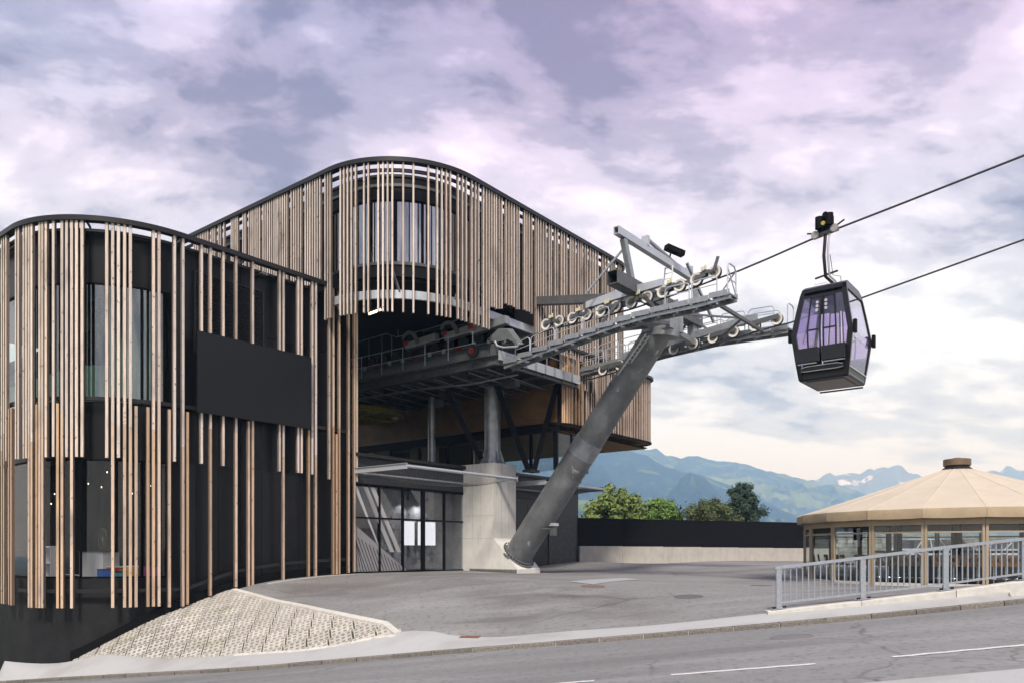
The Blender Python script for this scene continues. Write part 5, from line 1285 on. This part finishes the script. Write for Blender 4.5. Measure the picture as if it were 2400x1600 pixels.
# hanger arm and grip
ga_ = rp(GS, GN, gz0)
hp_ = [gp(.05, 0, Z1 - .05), gp(.0, .02, Z1 + .25), ga_ + Vector((.02, 0, -1.5)) - V * .06, ga_ + Vector((-.03, 0, -.8)) - V * .10, ga_ - UP * .2 - V * .05, ga_ + UP * .05]
MB().pipe(hp_, .055, 10).build('hanger', M_gbody, gon, smooth=True)
MB().pipe([p + R_ * .13 for p in hp_[1:]], .035, 7).build('damper', M_galu, gon, smooth=True)
MB().pipe([gp(.3, 0, Z1), gp(.28, 0, Z1 + .4), hp_[2] + R_ * .24, hp_[3] + R_ * .2], .012, 5).build('cable', M_black, gon)
MB().beam(hp_[2] - R_ * .35 + UP * .0, hp_[2] + R_ * .40 + UP * .12, .06, .05).build('guide_bar', M_gbody, gon)
MB().obox(gp(.05, 0, Z1 + .06), R_, V, UP, .5, .4, .14).build('suspension', M_gbody, gon)
rd = (near_pts[-3] - near_pts[-4]).normalized()
b = MB(); b.beam(ga_ - rd * .42, ga_ + rd * .42, .14, .12); b.build('grip_jaw', M_steel, gon)
for sg in (-1, 1):
    c = ga_ + rd * .32 * sg + UP * .02 - V * .1
    MB().tube(c - V * .06, c + V * .06, .13, n=16).build('grip_roller', M_sheave, gon, smooth=True)
    MB().tube(ga_ + UP * .28 + rd * .16 * sg - V * .16 - UP * .12, ga_ + UP * .55 + rd * .16 * sg - V * .16, .14, n=14).build('grip_spring', M_black, gon, smooth=True)
    MB().beam(ga_ + UP * .1 + rd * .3 * sg, ga_ + UP * .22 + rd * .62 * sg, .05, .04).build('grip_lever', M_black, gon)
MB().obox(ga_ + UP * .3, rd, V, UP, .5, .2, .42).build('grip_body', M_black, gon)
MB().tube(ga_ + UP * .62 - V * .06, ga_ + UP * .62 + V * .06, .1, n=14).build('grip_roller', M_black, gon, smooth=True)
MB().tube(ga_ + UP * .25 - V * .3, ga_ + UP * .25 - V * .2, .07, n=12).build('grip_pin', M_yellow, gon, smooth=True)
# ------------------------------------------------------------------ railing on its coping
rl = [(1825, 1426, 1329, 18.75), (2022, 1404, 1306, 18.6), (2216, 1382, 1281.5, 18.5), (2400, 1357, 1262, 18.55), (2590, 1331, 1236, 18.7)]
rb_ = [P(px, y0, d) for px, y0, y1, d in rl]; rt_ = [P(px, y1, d) for px, y0, y1, d in rl]
cop = thing('coping_wall', 'low cream concrete coping under the galvanised railing', 'kerb wall', rb_[1])
cl_ = [rb_[0] + (rb_[0] - rb_[1]).normalized() * .3] + rb_ + [rb_[-1] + (rb_[-1] - rb_[-2]).normalized() * 3]
cs = resample([q - UP * .012 for q in cl_], 2.2)
for a, c in zip(cs, cs[1:]):
    d = (c - a).normalized(); n = Vector((-d.y, d.x, 0)).normalized(); a = a + d * .004; c = c - d * .004; w = .17
    b = MB(); b.loft([[p - n * w + UP * o for p in (a, c)] + [p + n * w + UP * o for p in (c, a)] for o in (-.9, -.02)] + [[p - n * (w - .02) for p in (a, c)] + [p + n * (w - .02) for p in (c, a)]]); b.build('coping_stone', M_edge, cop)
ral = thing('railing', 'galvanised steel railing with upright bars climbing beside the pavement', 'railing', rb_[0])
for a, c in zip(rb_, rt_):
    o = MB().obox((a + c) / 2, Vector((1, 0, 0)), Vector((0, 1, 0)), UP, .125, .06, (c - a).length - .05).build('post', M_rail, ral)
    MB().obox(a + UP * .012, Vector((1, 0, .11)).normalized(), Vector((0, 1, 0)), UP, .36, .16, .02).build('base_plate', M_rail, o)
    for x in (-.15, -.105, .105, .15):
        b = MB(); b.tube(a + Vector((x, -.05, .02 + x * .11)), a + Vector((x, -.05, .065 + x * .11)), .02, n=8); b.build('bolt', M_black, o)
for k in range(len(rb_) - 1):
    a0, a1, c0, c1 = rb_[k], rb_[k + 1], rt_[k], rt_[k + 1]
    d = (c1 - c0).normalized()
    MB().beam(c0 - d * (.09 if k == 0 else 0), c1, .075, .07).build('top_rail', M_rail, ral)
    MB().beam(a0 + UP * .15, a1 + UP * .15, .045, .045).build('bottom_rail', M_rail, ral)
    n = 14
    for j in range(1, n):
        p = a0.lerp(a1, j / n) + UP * .16; q = c0.lerp(c1, j / n) - UP * .03; MB().tube(p, q, .017, n=8).build('baluster', M_rail, ral, smooth=True)
# ------------------------------------------------------------------ tent pavilion
pcx, pcy, NPV, PH = (2243.1 - 1200) / F * 33.08, 33.08, 20, .24995
PC = Vector((pcx, pcy, 0)); GB = -.33
def pv(k, r, z): a = PH + 2 * math.pi * k / NPV; return PC + Vector((math.cos(a), math.sin(a), 0)) * r + UP * z
pav = thing('tent_pavilion', 'round beige tent pavilion with glazed sides and cone roof beyond the railing', 'pavilion', PC + UP * GB)
RW, RE, RA = 6.09, 6.4, .53
for k in range(NPV):
    b = MB(); n = 6; rr = []
    for j in range(n + 1):
        f = j / n; r = RE + (RA - RE) * f; z = 2.55 + (4.47 - 2.55) * (f ** 1.04); rr.append([pv(k, r, z), pv(k + .5, r * math.cos(math.pi / NPV) * (1 - .004 * math.sin(math.pi * f)), z - .05 * math.sin(math.pi * f)), pv(k + 1, r, z)])
    b.loft(rr, closed=False, caps=False); b.build('canvas_panel', M_canvas, pav, smooth=True)
    b = MB(); b.pipe([pv(k, RE + (RA - RE) * f, 2.555 + (4.47 - 2.55) * (f ** 1.04)) for f in (0, .25, .5, .75, 1)], .010, 6); b.build('seam', M_seam, pav, smooth=True)
    # valance with soft folds
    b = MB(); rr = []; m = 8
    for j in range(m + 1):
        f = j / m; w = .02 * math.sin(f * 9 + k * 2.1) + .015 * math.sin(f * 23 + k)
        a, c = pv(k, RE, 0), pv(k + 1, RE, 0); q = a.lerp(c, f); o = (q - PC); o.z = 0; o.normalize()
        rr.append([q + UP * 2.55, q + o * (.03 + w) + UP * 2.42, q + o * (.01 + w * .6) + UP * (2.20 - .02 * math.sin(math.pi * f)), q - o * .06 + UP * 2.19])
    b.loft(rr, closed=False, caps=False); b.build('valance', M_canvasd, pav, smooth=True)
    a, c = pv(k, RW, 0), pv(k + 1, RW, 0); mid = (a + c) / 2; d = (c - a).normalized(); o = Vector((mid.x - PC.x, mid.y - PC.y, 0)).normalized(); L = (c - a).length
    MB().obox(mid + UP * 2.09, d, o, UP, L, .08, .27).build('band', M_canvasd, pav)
    q = pv(k, RW, 0); oo = (q - PC).normalized(); dd = Vector((-oo.y, oo.x, 0))
    MB().obox(q + dd * .055 + UP * .81, dd, oo, UP, .085, .1, 2.3).build('post', M_tpost, pav); MB().obox(q - dd * .055 + UP * .81, dd, oo, UP, .085, .1, 2.3).build('post', M_tpost, pav)
    MB().obox(mid + UP * 1.69, d, o, UP, L - .2, .05, .06).build('transom', M_tpost, pav)
    MB().obox(mid + UP * (GB + .04), d, o, UP, L - .2, .1, .20).build('sill', M_edge, pav)
    MB().obox(mid + UP * .78, d, o, UP, L - .2, .012, 1.76).build('window', M_clear, pav); MB().obox(mid + UP * 1.83, d, o, UP, L - .2, .012, .2).build('window', M_clear, pav)
def pring(r, z, n=32): return [PC + Vector((math.cos(2 * math.pi * j / n) * r, math.sin(2 * math.pi * j / n) * r, z)) for j in range(n)]
MB().loft([pring(.56, 4.43), pring(.58, 4.49), pring(.48, 4.57), pring(.46, 4.63)], caps=False).build('neck', M_dark, pav, smooth=True)
MB().loft([pring(.50, 4.62), pring(.53, 4.64), pring(.53, 4.89), pring(.5, 4.91), pring(.2, 4.94), pring(.15, 4.97)]).build('cap', M_bronze, pav, smooth=True)
MB().loft([pring(6.3, 2.32), pring(6.3, 2.34), pring(.5, 4.3), pring(.5, 4.28)], caps=False).build('ceiling', M_int, pav)
MB().prism([pv(k, 6.2, 0).xy for k in range(NPV)], GB - .35, GB + .01).build('floor', mat('pavilion_floor', (.05, .045, .04), .5, var=.2), pav)
for k in range(8):
    a = 2 * math.pi * (k + .3) / 8; q = PC + Vector((math.cos(a), math.sin(a), 0)) * 3.4; MB().beam(q + UP * GB, q + UP * 3.2, .16, .16).build('inner_post', M_black, pav)
MB().loft([pring(3.3, .92), pring(3.3, 1.02), pring(2.7, 1.02), pring(2.7, .92), pring(3.3, .92)], caps=False).build('rail_shelf', M_black, pav)
bar_ = thing('bar_counter', 'dark round bar counter in the middle of the tent pavilion', 'counter', PC + UP * GB)
MB().loft([pring(2.1, GB), pring(2.2, .72)], caps=False).build('front', mat('bar_front', (.05, .03, .02), .5), bar_); MB().loft([pring(2.4, .72), pring(2.4, .8), pring(1.7, .8), pring(1.7, .72), pring(2.4, .72)], caps=False).build('top', mat('bar_top', (.12, .06, .025), .4), bar_, smooth=True)
t = thing('television', 'black television hanging inside the tent pavilion', 'television', P(2011, 1252, 31)); MB().obox(P(2011, 1252, 31), Vector((.9, .44, 0)), Vector((-.44, .9, 0)), UP, .45, .05, .44).build('screen', M_black, t); MB().beam(P(2011, 1240, 31), Vector((P(2011, 1240, 31).x, 31, 2.45)), .05, .05).build('bracket', M_black, t)
# bar stools
def stool():
    t = thing('bar_stool', 'brown wooden bar stool with cut-out back standing inside the tent pavilion', 'stool', (0, 0, 0), 'bar stools inside the tent pavilion')
    X, Y = Vector((1, 0, 0)), Vector((0, 1, 0)); w = .2
    b = MB()
    pts = []
    for z, hw, y in ((.80, .19, .17), (.92, .215, .20), (1.06, .235, .225), (1.17, .225, .24)):
        pts.append((z, hw, y))
    out = MB()
    for (z0, h0, y0), (z1, h1, y1) in zip(pts, pts[1:]):
        mid = .07
        for sg in (-1, 1):
            if z0 == .92: xs = (sg * mid, sg * h0, sg * h1, sg * mid)
            else: xs = (0, sg * h0, sg * h1, 0)
            lo = [(xs[0], y0, z0), (xs[1], y0 - .05, z0), (xs[2], y1 - .05, z1), (xs[3], y1, z1)]
            out.hexa([Vector(p) for p in lo], [Vector(p) + Y * .025 for p in lo])
    bm_ = out.build('backrest', M_seat, t)
    MB().loft([[Vector((x * k, y * k - .02, z)) for x, y in ((-.2, -.2), (.2, -.2), (.22, .18), (-.22, .18))] for z, k in ((.74, .9), (.77, 1), (.80, .98))]).build('seat', M_seat, t)
    MB().tube((0, 0, .03), (0, 0, .75), .03, n=10).build('column', M_chrome, t, smooth=True)
    MB().pipe([Vector((.19 * math.cos(a), .19 * math.sin(a), .3)) for a in [2 * math.pi * k / 16 for k in range(17)]], .012, 6).build('foot_ring', M_chrome, t, smooth=True)
    MB().beam((-.19, 0, .3), (.19, 0, .3), .02, .02).build('foot_bar', M_chrome, t)
    MB().tube((0, 0, 0), (0, 0, .03), .22, .2, 18).build('base', M_chrome, t, smooth=True); return t
st0 = stool(); first = True
def copy_thing(root, loc, rz):
    r = root.copy(); COL.objects.link(r); r.location = loc; r.rotation_euler = (0, 0, rz)
    for ch in list(root.children):
        c = ch.copy(); COL.objects.link(c); c.parent = r
        for g_ in ch.children: e = g_.copy(); COL.objects.link(e); e.parent = c
    return r
spots = [(px, 5.05) for px in (2060, 2082, 2106, 2131, 2158, 2199, 2235, 2267, 2293, 2329, 2357, 2388)] + [(px, 5.2) for px in (1916, 1930, 1946, 1966, 1985, 2022, 2036)] + [(2130, -2.9), (2210, -2.9), (2290, -2.9)]
for i, (px, r) in enumerate(spots):
    k = (px - 1200) / F                       # nearer (or farther, r<0) crossing of the pixel column with a circle of radius r
    A = k * k + 1; B = -2 * (k * PC.x + PC.y); Cq = PC.x ** 2 + PC.y ** 2 - r * r; disc = B * B - 4 * A * Cq
    y = (-B - math.sqrt(max(disc, 0))) / (2 * A) if r > 0 else (-B - math.sqrt(max(disc, 0))) / (2 * A)
    q = Vector((k * y, y, GB + .01)); o = (q - PC); ang = math.atan2(o.y, o.x) - math.pi / 2 + random.uniform(-.25, .25)
    if i == 0: st0.location = q; st0.rotation_euler = (0, 0, ang)
    else: copy_thing(st0, q, ang)
# ------------------------------------------------------------------ parked cars behind the pavilion
def car(loc, rz, col, label, scale=1.0):
    t = thing('parked_car', label, 'car', loc); m = mat('car_paint_%d' % len(MATS), col, .25, metal=.3, spec=.6); gl = glass('car_glass%d' % len(MATS), (.1, .12, .13), .08)
    # profile stations along x: (x, sill z, belt z, half width)
    st = [(-2.15, .45, .72, .70), (-2.0, .28, .86, .80), (-1.3, .22, .95, .87), (0, .20, .98, .89), (1.2, .22, .98, .88), (1.9, .26, .95, .84), (2.15, .42, .85, .74)]
    rings = [[(x, -w, s), (x, -w * 1.0, (s + b_) / 2), (x, -w * .93, b_), (x, w * .93, b_), (x, w, (s + b_) / 2), (x, w, s)] for x, s, b_, w in st]
    objs = [MB().loft(rings).build('body', m, t, smooth=True)]
    cab = [(-1.15, .95, .78), (-.45, 1.45, .64), (.9, 1.48, .64), (1.75, 1.0, .74)]
    b = MB(); b.loft([[(x, -w_ * 1.05, .94), (x, -w_, z), (x, w_, z), (x, w_ * 1.05, .94)] for x, z, w_ in cab]); objs.append(b.build('greenhouse', gl, t))
    b = MB(); b.loft([[(x, -w_, z), (x, -w_ * .9, z + .05), (x, w_ * .9, z + .05), (x, w_, z)] for x, z, w_ in ((-.5, 1.43, .65), (.2, 1.46, .66), (.95, 1.46, .65))]); objs.append(b.build('roof', m, t, smooth=True))
    for (x0, z0, x1, z1) in ((-1.2, .95, -.45, 1.46), (.9, 1.48, 1.8, .98), (.2, .95, .25, 1.47)):
        for sg in (-1, 1): objs.append(MB().beam((x0, sg * .78, z0), (x1, sg * .65, z1), .06, .05).build('pillar', m, t))
    for x in (-1.35, 1.3):
        for sg in (-1, 1):
            w_ = MB().tube((x, sg * .70, .33), (x, sg * .90, .33), .33, n=22).build('wheel', M_rubber, t, smooth=True)
            r_ = MB().tube((x, sg * .88, .33), (x, sg * .91, .33), .2, n=16).build('rim', M_chrome, w_); r_.matrix_parent_inverse = Matrix.Identity(4); objs.append(w_)
    for sg in (-1, 1):
        objs.append(MB().obox(Vector((-2.06, sg * .6, .72)), Vector((1, 0, 0)), Vector((0, 1, 0)), UP, .2, .3, .12).build('headlight', M_chrome, t)); objs.append(MB().obox(Vector((2.08, sg * .62, .8)), Vector((1, 0, 0)), Vector((0, 1, 0)), UP, .15, .25, .14).build('tail_light', M_red, t))
    for o in objs: o.matrix_parent_inverse = Matrix.Identity(4)
    t.rotation_euler = (0, 0, rz); t.scale = (scale,) * 3; return t
for px, d, rz, c, l in ((2150, 46, .5, (.55, .56, .57), 'silver car parked behind the tent pavilion beside the stone wall'), (2205, 49, .35, (.03, .03, .035), 'black car parked behind the tent pavilion next to the silver one'), (2370, 47, .2, (.6, .6, .6), 'white car parked behind the tent pavilion apart from the others')):
    x = (px - 1200) / F * d; car((x, d, H(min(x, 36), min(d, 55)) - .01), rz, c, l)
# ------------------------------------------------------------------ boundary walls
w0 = P(1356, 1315, 47.2); w1 = P(1960, 1314.5, 56.5); wd = (w1 - w0); wd.z = 0; WL = wd.length; wd.normalize(); wn = Vector((-wd.y, wd.x, 0))
fw = thing('boundary_wall', 'long pale concrete wall topped with plain black panels at the plaza edge', 'wall', w0)
nS = 7
for k in range(nS):
    a, c = k * WL / nS, (k + 1) * WL / nS; f = (k + .5) / nS; zb = .37 + (.24 - .37) * f; zm = 1.31 + (1.17 - 1.31) * f; ztp = 3.02
    q = w0 + wd * ((a + c) / 2); q.z = 0
    MB().obox(q + UP * ((zb - .6 + zm) / 2), wd, wn, UP, c - a - .012, .25, zm - zb + .6).build('concrete_block', M_wallconc, fw)
    MB().obox(q + wn * .02 + UP * ((zm + ztp) / 2), wd, wn, UP, c - a - .004, .08, ztp - zm - .004).build('black_panel', M_black, fw)
# pale strip at the wall foot
b = MB(); b.loft([[w0 + wd * (WL * k / 12) - wn * .14 + UP * (H(*(w0 + wd * (WL * k / 12) - wn * .14).xy) - w0.z - wd.z * WL * k / 12 + .008), w0 + wd * (WL * k / 12) - wn * 1.1 + UP * (H(*(w0 + wd * (WL * k / 12) - wn * 1.1).xy) - w0.z + .008)] for k in range(13)], closed=False, caps=False); struct(b.build('wall_foot_strip', M_walk))
sw = thing('stone_wall', 'rough grey stone retaining wall behind the tent pavilion', 'wall', P(2050, 1305, 57)); a0, a1 = P(1962, 1312, 57), P(2420, 1312, 60); sdv = (a1 - a0); sdv.z = 0; SL = sdv.length; sdv.normalize()
M_stone = mat('rough_stone', (.26, .26, .24), .9, var=.3, vscale=5, bump=.5, bscale=8, rand=.3); rs_ = random.Random(9); z = .0; r = 0
MB().obox(a0 + sdv * SL / 2 + Vector((0, .3, 0)) + UP * (1.0 - a0.z), sdv, Vector((-sdv.y, sdv.x, 0)), UP, SL, .3, 2.4).build('core', M_stone, sw)
while z < 1.9:
    x = 0 if r % 2 else -.3
    while x < SL:
        L = rs_.uniform(.5, 1.0); q = a0 + sdv * (x + L / 2); q.z = z + .16; MB().obox(q + Vector((0, rs_.uniform(0, .06), 0)), sdv, Vector((-sdv.y, sdv.x, 0)), UP, L - .03, .3, .29).build('stone', M_stone, sw); x += L
    z += .31; r += 1
# ------------------------------------------------------------------ trees beyond the wall
def leafmat(n, c1, c2):
    m = mat(n, c1, .7, var=.25, vscale=.9, col2=c2, detail=3, rand=0); b_ = m.node_tree.nodes['Principled BSDF']; b_.inputs['Subsurface Weight'].default_value = 0; return m
def tree(nm, label, px, d, width, ztop, zbot, leaf_n, size, m, seed, shape='round', spike=0.0):
    rn = random.Random(seed); x = (px - 1200) / F * d; base = Vector((x, d, -.6)); t = thing(nm, label, 'tree', base, None)
    bark = MATS.get('bark') or mat('bark', (.09, .07, .05), .9, var=.3, vscale=6)
    hgt = ztop + .6; zc0 = zbot
    MB().loft([[base + Vector((math.cos(a) * r, math.sin(a) * r, z)) for a in [2 * math.pi * k / 9 for k in range(9)]] for z, r in ((0, .22), (hgt * .3, .16), (hgt * .6, .09), (hgt * .88, .03))]).build('trunk', bark, t, smooth=True)
    ends = []; lb = MB()
    nl = 26
    for k in range(nl):
        f = (k + .5) / nl; z = zc0 + (ztop - zc0) * (f ** .9) * .93
        if shape == 'round': prof = math.sqrt(max(.02, 1 - (2 * f - .75) ** 2 / 1.6))
        elif shape == 'cone': prof = (1 - f) ** .65 * .95 + .12
        else: prof = (1 - f * .75)
        a = k * 2.4 + rn.uniform(-.3, .3); r = width / 2 * prof * rn.uniform(.72, 1.0); e = Vector((x + math.cos(a) * r, d + math.sin(a) * r, z + rn.uniform(-.1, .25)))
        s = Vector((x, d, max(.2, z - r * .5))); md = s.lerp(e, .55) + UP * .12 * r; lb.pipe([s, md, e], .03, 5); ends.append((e, r)); ends.append((md, r * .7))
        if spike and rn.random() < .6: ends.append((e + Vector((rn.uniform(-.2, .2), 0, spike * rn.uniform(.5, 1))), .3))
    lb.build('limbs', bark, t)
    v = []; f_ = []; per = leaf_n // len(ends)
    for e, r in ends:
        cr = .32 + .17 * r
        for _ in range(per):
            g = Vector((rn.gauss(0, 1), rn.gauss(0, 1), rn.gauss(0, .75)))
            p = e + g * cr * .55
            n = (g.normalized() + Vector((rn.uniform(-.7, .7), rn.uniform(-.7, .7), rn.uniform(0, .9)))).normalized(); a = n.orthogonal().normalized(); a = (a * math.cos(q := rn.uniform(0, 6.28)) + n.cross(a) * math.sin(q)); b_ = n.cross(a); s = size * rn.uniform(.6, 1.3); i = len(v)
            v += [tuple(p - a * s), tuple(p - b_ * s * .45), tuple(p + a * s), tuple(p + b_ * s * .45)]; f_.append((i, i + 1, i + 2, i + 3))
    me = bpy.data.meshes.new('crown'); me.from_pydata(v, [], f_); me.update(); me.materials.append(m); link('crown', me, t); return t
tree('walnut_tree', 'light green airy tree with upright shoots behind the black wall', 1445, 60, 4.6, 5.4, 1.6, 13000, .16, leafmat('leaf_light', (.10, .15, .03), (.19, .26, .06)), 1, 'round', .8)
tree('young_tree', 'small fresh green tree behind the black wall next to the airy one', 1552, 61, 2.9, 4.9, 1.6, 10000, .15, leafmat('leaf_fresh', (.065, .13, .02), (.13, .23, .035)), 2, 'round', .3)
tree('round_bush_tree', 'olive brown rounded tree behind the black wall before the dark conifer', 1665, 60, 4.2, 5.0, 1.4, 18000, .10, leafmat('leaf_olive', (.05, .068, .02), (.085, .115, .035)), 3, 'round')
tree('dark_tree', 'dark green pointed tree rising highest behind the black wall', 1742, 64, 4.4, 6.6, 1.2, 22000, .12, leafmat('leaf_dark', (.012, .032, .016), (.028, .06, .028)), 4, 'cone', .2)
tree('low_shrub_tree', 'low dark green bush between the two fresh green trees behind the wall', 1507, 66, 2.4, 3.9, 1.3, 4000, .13, leafmat('leaf_mid', (.03, .06, .02), (.06, .1, .03)), 6, 'round')
tree('leafy_bush', 'sparse green bush behind the wall beside the slate corner', 1382, 62, 2.2, 3.8, 1.4, 2500, .15, leafmat('leaf_bush', (.06, .10, .025), (.12, .17, .04)), 8, 'round', .4)
# ------------------------------------------------------------------ mountains and haze
def fbm(x, y, seed):
    from mathutils import noise
    return noise.fractal(Vector((x, y, seed)), 1.0, 2.0, 5)
def mount(nm, pts, D, near_f, m, rough, seed, base=-42, pow_=1.0, step=5):
    b = MB(); xs = [p[0] for p in pts]; ys = [p[1] for p in pts]; cols = list(range(int(xs[0]), int(xs[-1]) + 1, step)); rows = 36; rings = []
    for i in range(rows + 7):
        ring = []
        for px in cols:
            y = np.interp(px, xs, ys); az = (px - 1200) / F; h = ZC + (HZ - y) / F * D
            if i <= rows:
                t = i / rows; dd = D * (near_f + (1 - near_f) * t); z = base + (h - base) * t ** pow_
                w = math.sin(math.pi * min(1, t)) ; z += rough * D * w * .16 * fbm(az * 16 + 3, t * 2.2, seed) 
                z = min(z, ZC + (HZ - y) / F * dd - 1) if t < 1 else z
                z += rough * D * .010 * fbm(az * 60, t * 14, seed + 5) * (1 if t > .9 else .6)
            else:
                t = (i - rows) / 6; dd = D * (1 + .35 * t); z = h + (base - h) * t ** 1.2
            ring.append((az * dd, dd, z))
        rings.append(ring)
    b.loft(rings, closed=False, caps=False); return struct(b.build(nm, m, smooth=True))
def mmat(n, forest, meadow, sc, lo, hi, st=(1, 1, 2.6)):
    m = mat(n, forest, .95, var=.6, vscale=sc * 9, detail=9, spec=.1, col2=[c * 1.7 for c in forest]); layered(m, meadow, sc, lo, hi, st, .9, 9, (7, 3, 1), .9); layered(m, [c * .7 for c in meadow], sc * 3.1, lo + .01, hi + .01, st, .8, 8, (2, 9, 4), .6); return m
mm1 = mmat('forest_slope', (.012, .024, .030), (.10, .14, .06), .0042, .60, .625)
mm2 = mmat('high_slope', (.018, .031, .036), (.16, .20, .07), .0030, .53, .57)
mm3 = mat('rock_slope', (.11, .115, .12), .95, var=.35, vscale=.004, detail=8); layered(mm3, (.7, .72, .75), .0030, .555, .575, (1, 1, 1.8), .95, 8, (2, 2, 5), .4)
mount('mountain_forested', [(900, 960), (1150, 985), (1300, 1015), (1408, 1050), (1472, 1056), (1526, 1071), (1564, 1094), (1615, 1107), (1666, 1117), (1704, 1135), (1768, 1165), (1850, 1200), (1960, 1240)], 2800, .5, mm1, .22, 1.3)
mount('mountain_ridge', [(1300, 1075), (1420, 1060), (1472, 1052), (1513, 1050), (1538, 1052), (1561, 1064), (1595, 1071), (1612, 1067), (1635, 1068), (1692, 1082), (1730, 1083), (1794, 1102), (1900, 1124), (1978, 1139), (2019, 1155), (2100, 1180), (2250, 1215), (2420, 1250)], 4000, .66, mm2, .25, 4.7)
mount('mountain_snowy', [(1840, 1150), (1915, 1124), (1930, 1113), (1945, 1107), (1960, 1113), (1975, 1109), (1989, 1106), (2012, 1111), (2037, 1098), (2050, 1099), (2068, 1093), (2085, 1095), (2103, 1088), (2115, 1092), (2129, 1104), (2157, 1116), (2210, 1128), (2290, 1109), (2323, 1102), (2340, 1104), (2361, 1095), (2400, 1100), (2520, 1090), (2650, 1120)], 5300, .72, mm3, .3, 8.1, step=3)
mount('foothill', [(1240, 1160), (1360, 1170), (1420, 1178), (1500, 1190), (1600, 1215), (1700, 1240), (1800, 1262)], 1500, .5, mmat('foothill_slope', (.015, .03, .02), (.14, .19, .05), .006, .54, .60), .12, 2.2)
hz = MB(); hz.obox(Vector((0, 3000, 280)), Vector((1, 0, 0)), Vector((0, 1, 0)), UP, 18000, 16000, 700)
hm = bpy.data.materials.new('haze'); hm.use_nodes = True; t_ = hm.node_tree; t_.nodes.clear(); pvn = t_.nodes.new('ShaderNodeVolumePrincipled'); pvn.inputs['Color'].default_value = (.34, .60, 1.0, 1); pvn.inputs['Absorption Color'].default_value = (1, 1, 1, 1); pvn.inputs['Density'].default_value = 3.2e-4; pvn.inputs['Anisotropy'].default_value = .0
on = t_.nodes.new('ShaderNodeOutputMaterial'); t_.links.new(pvn.outputs[0], on.inputs['Volume'])
hz.build('haze', hm, kind='stuff')
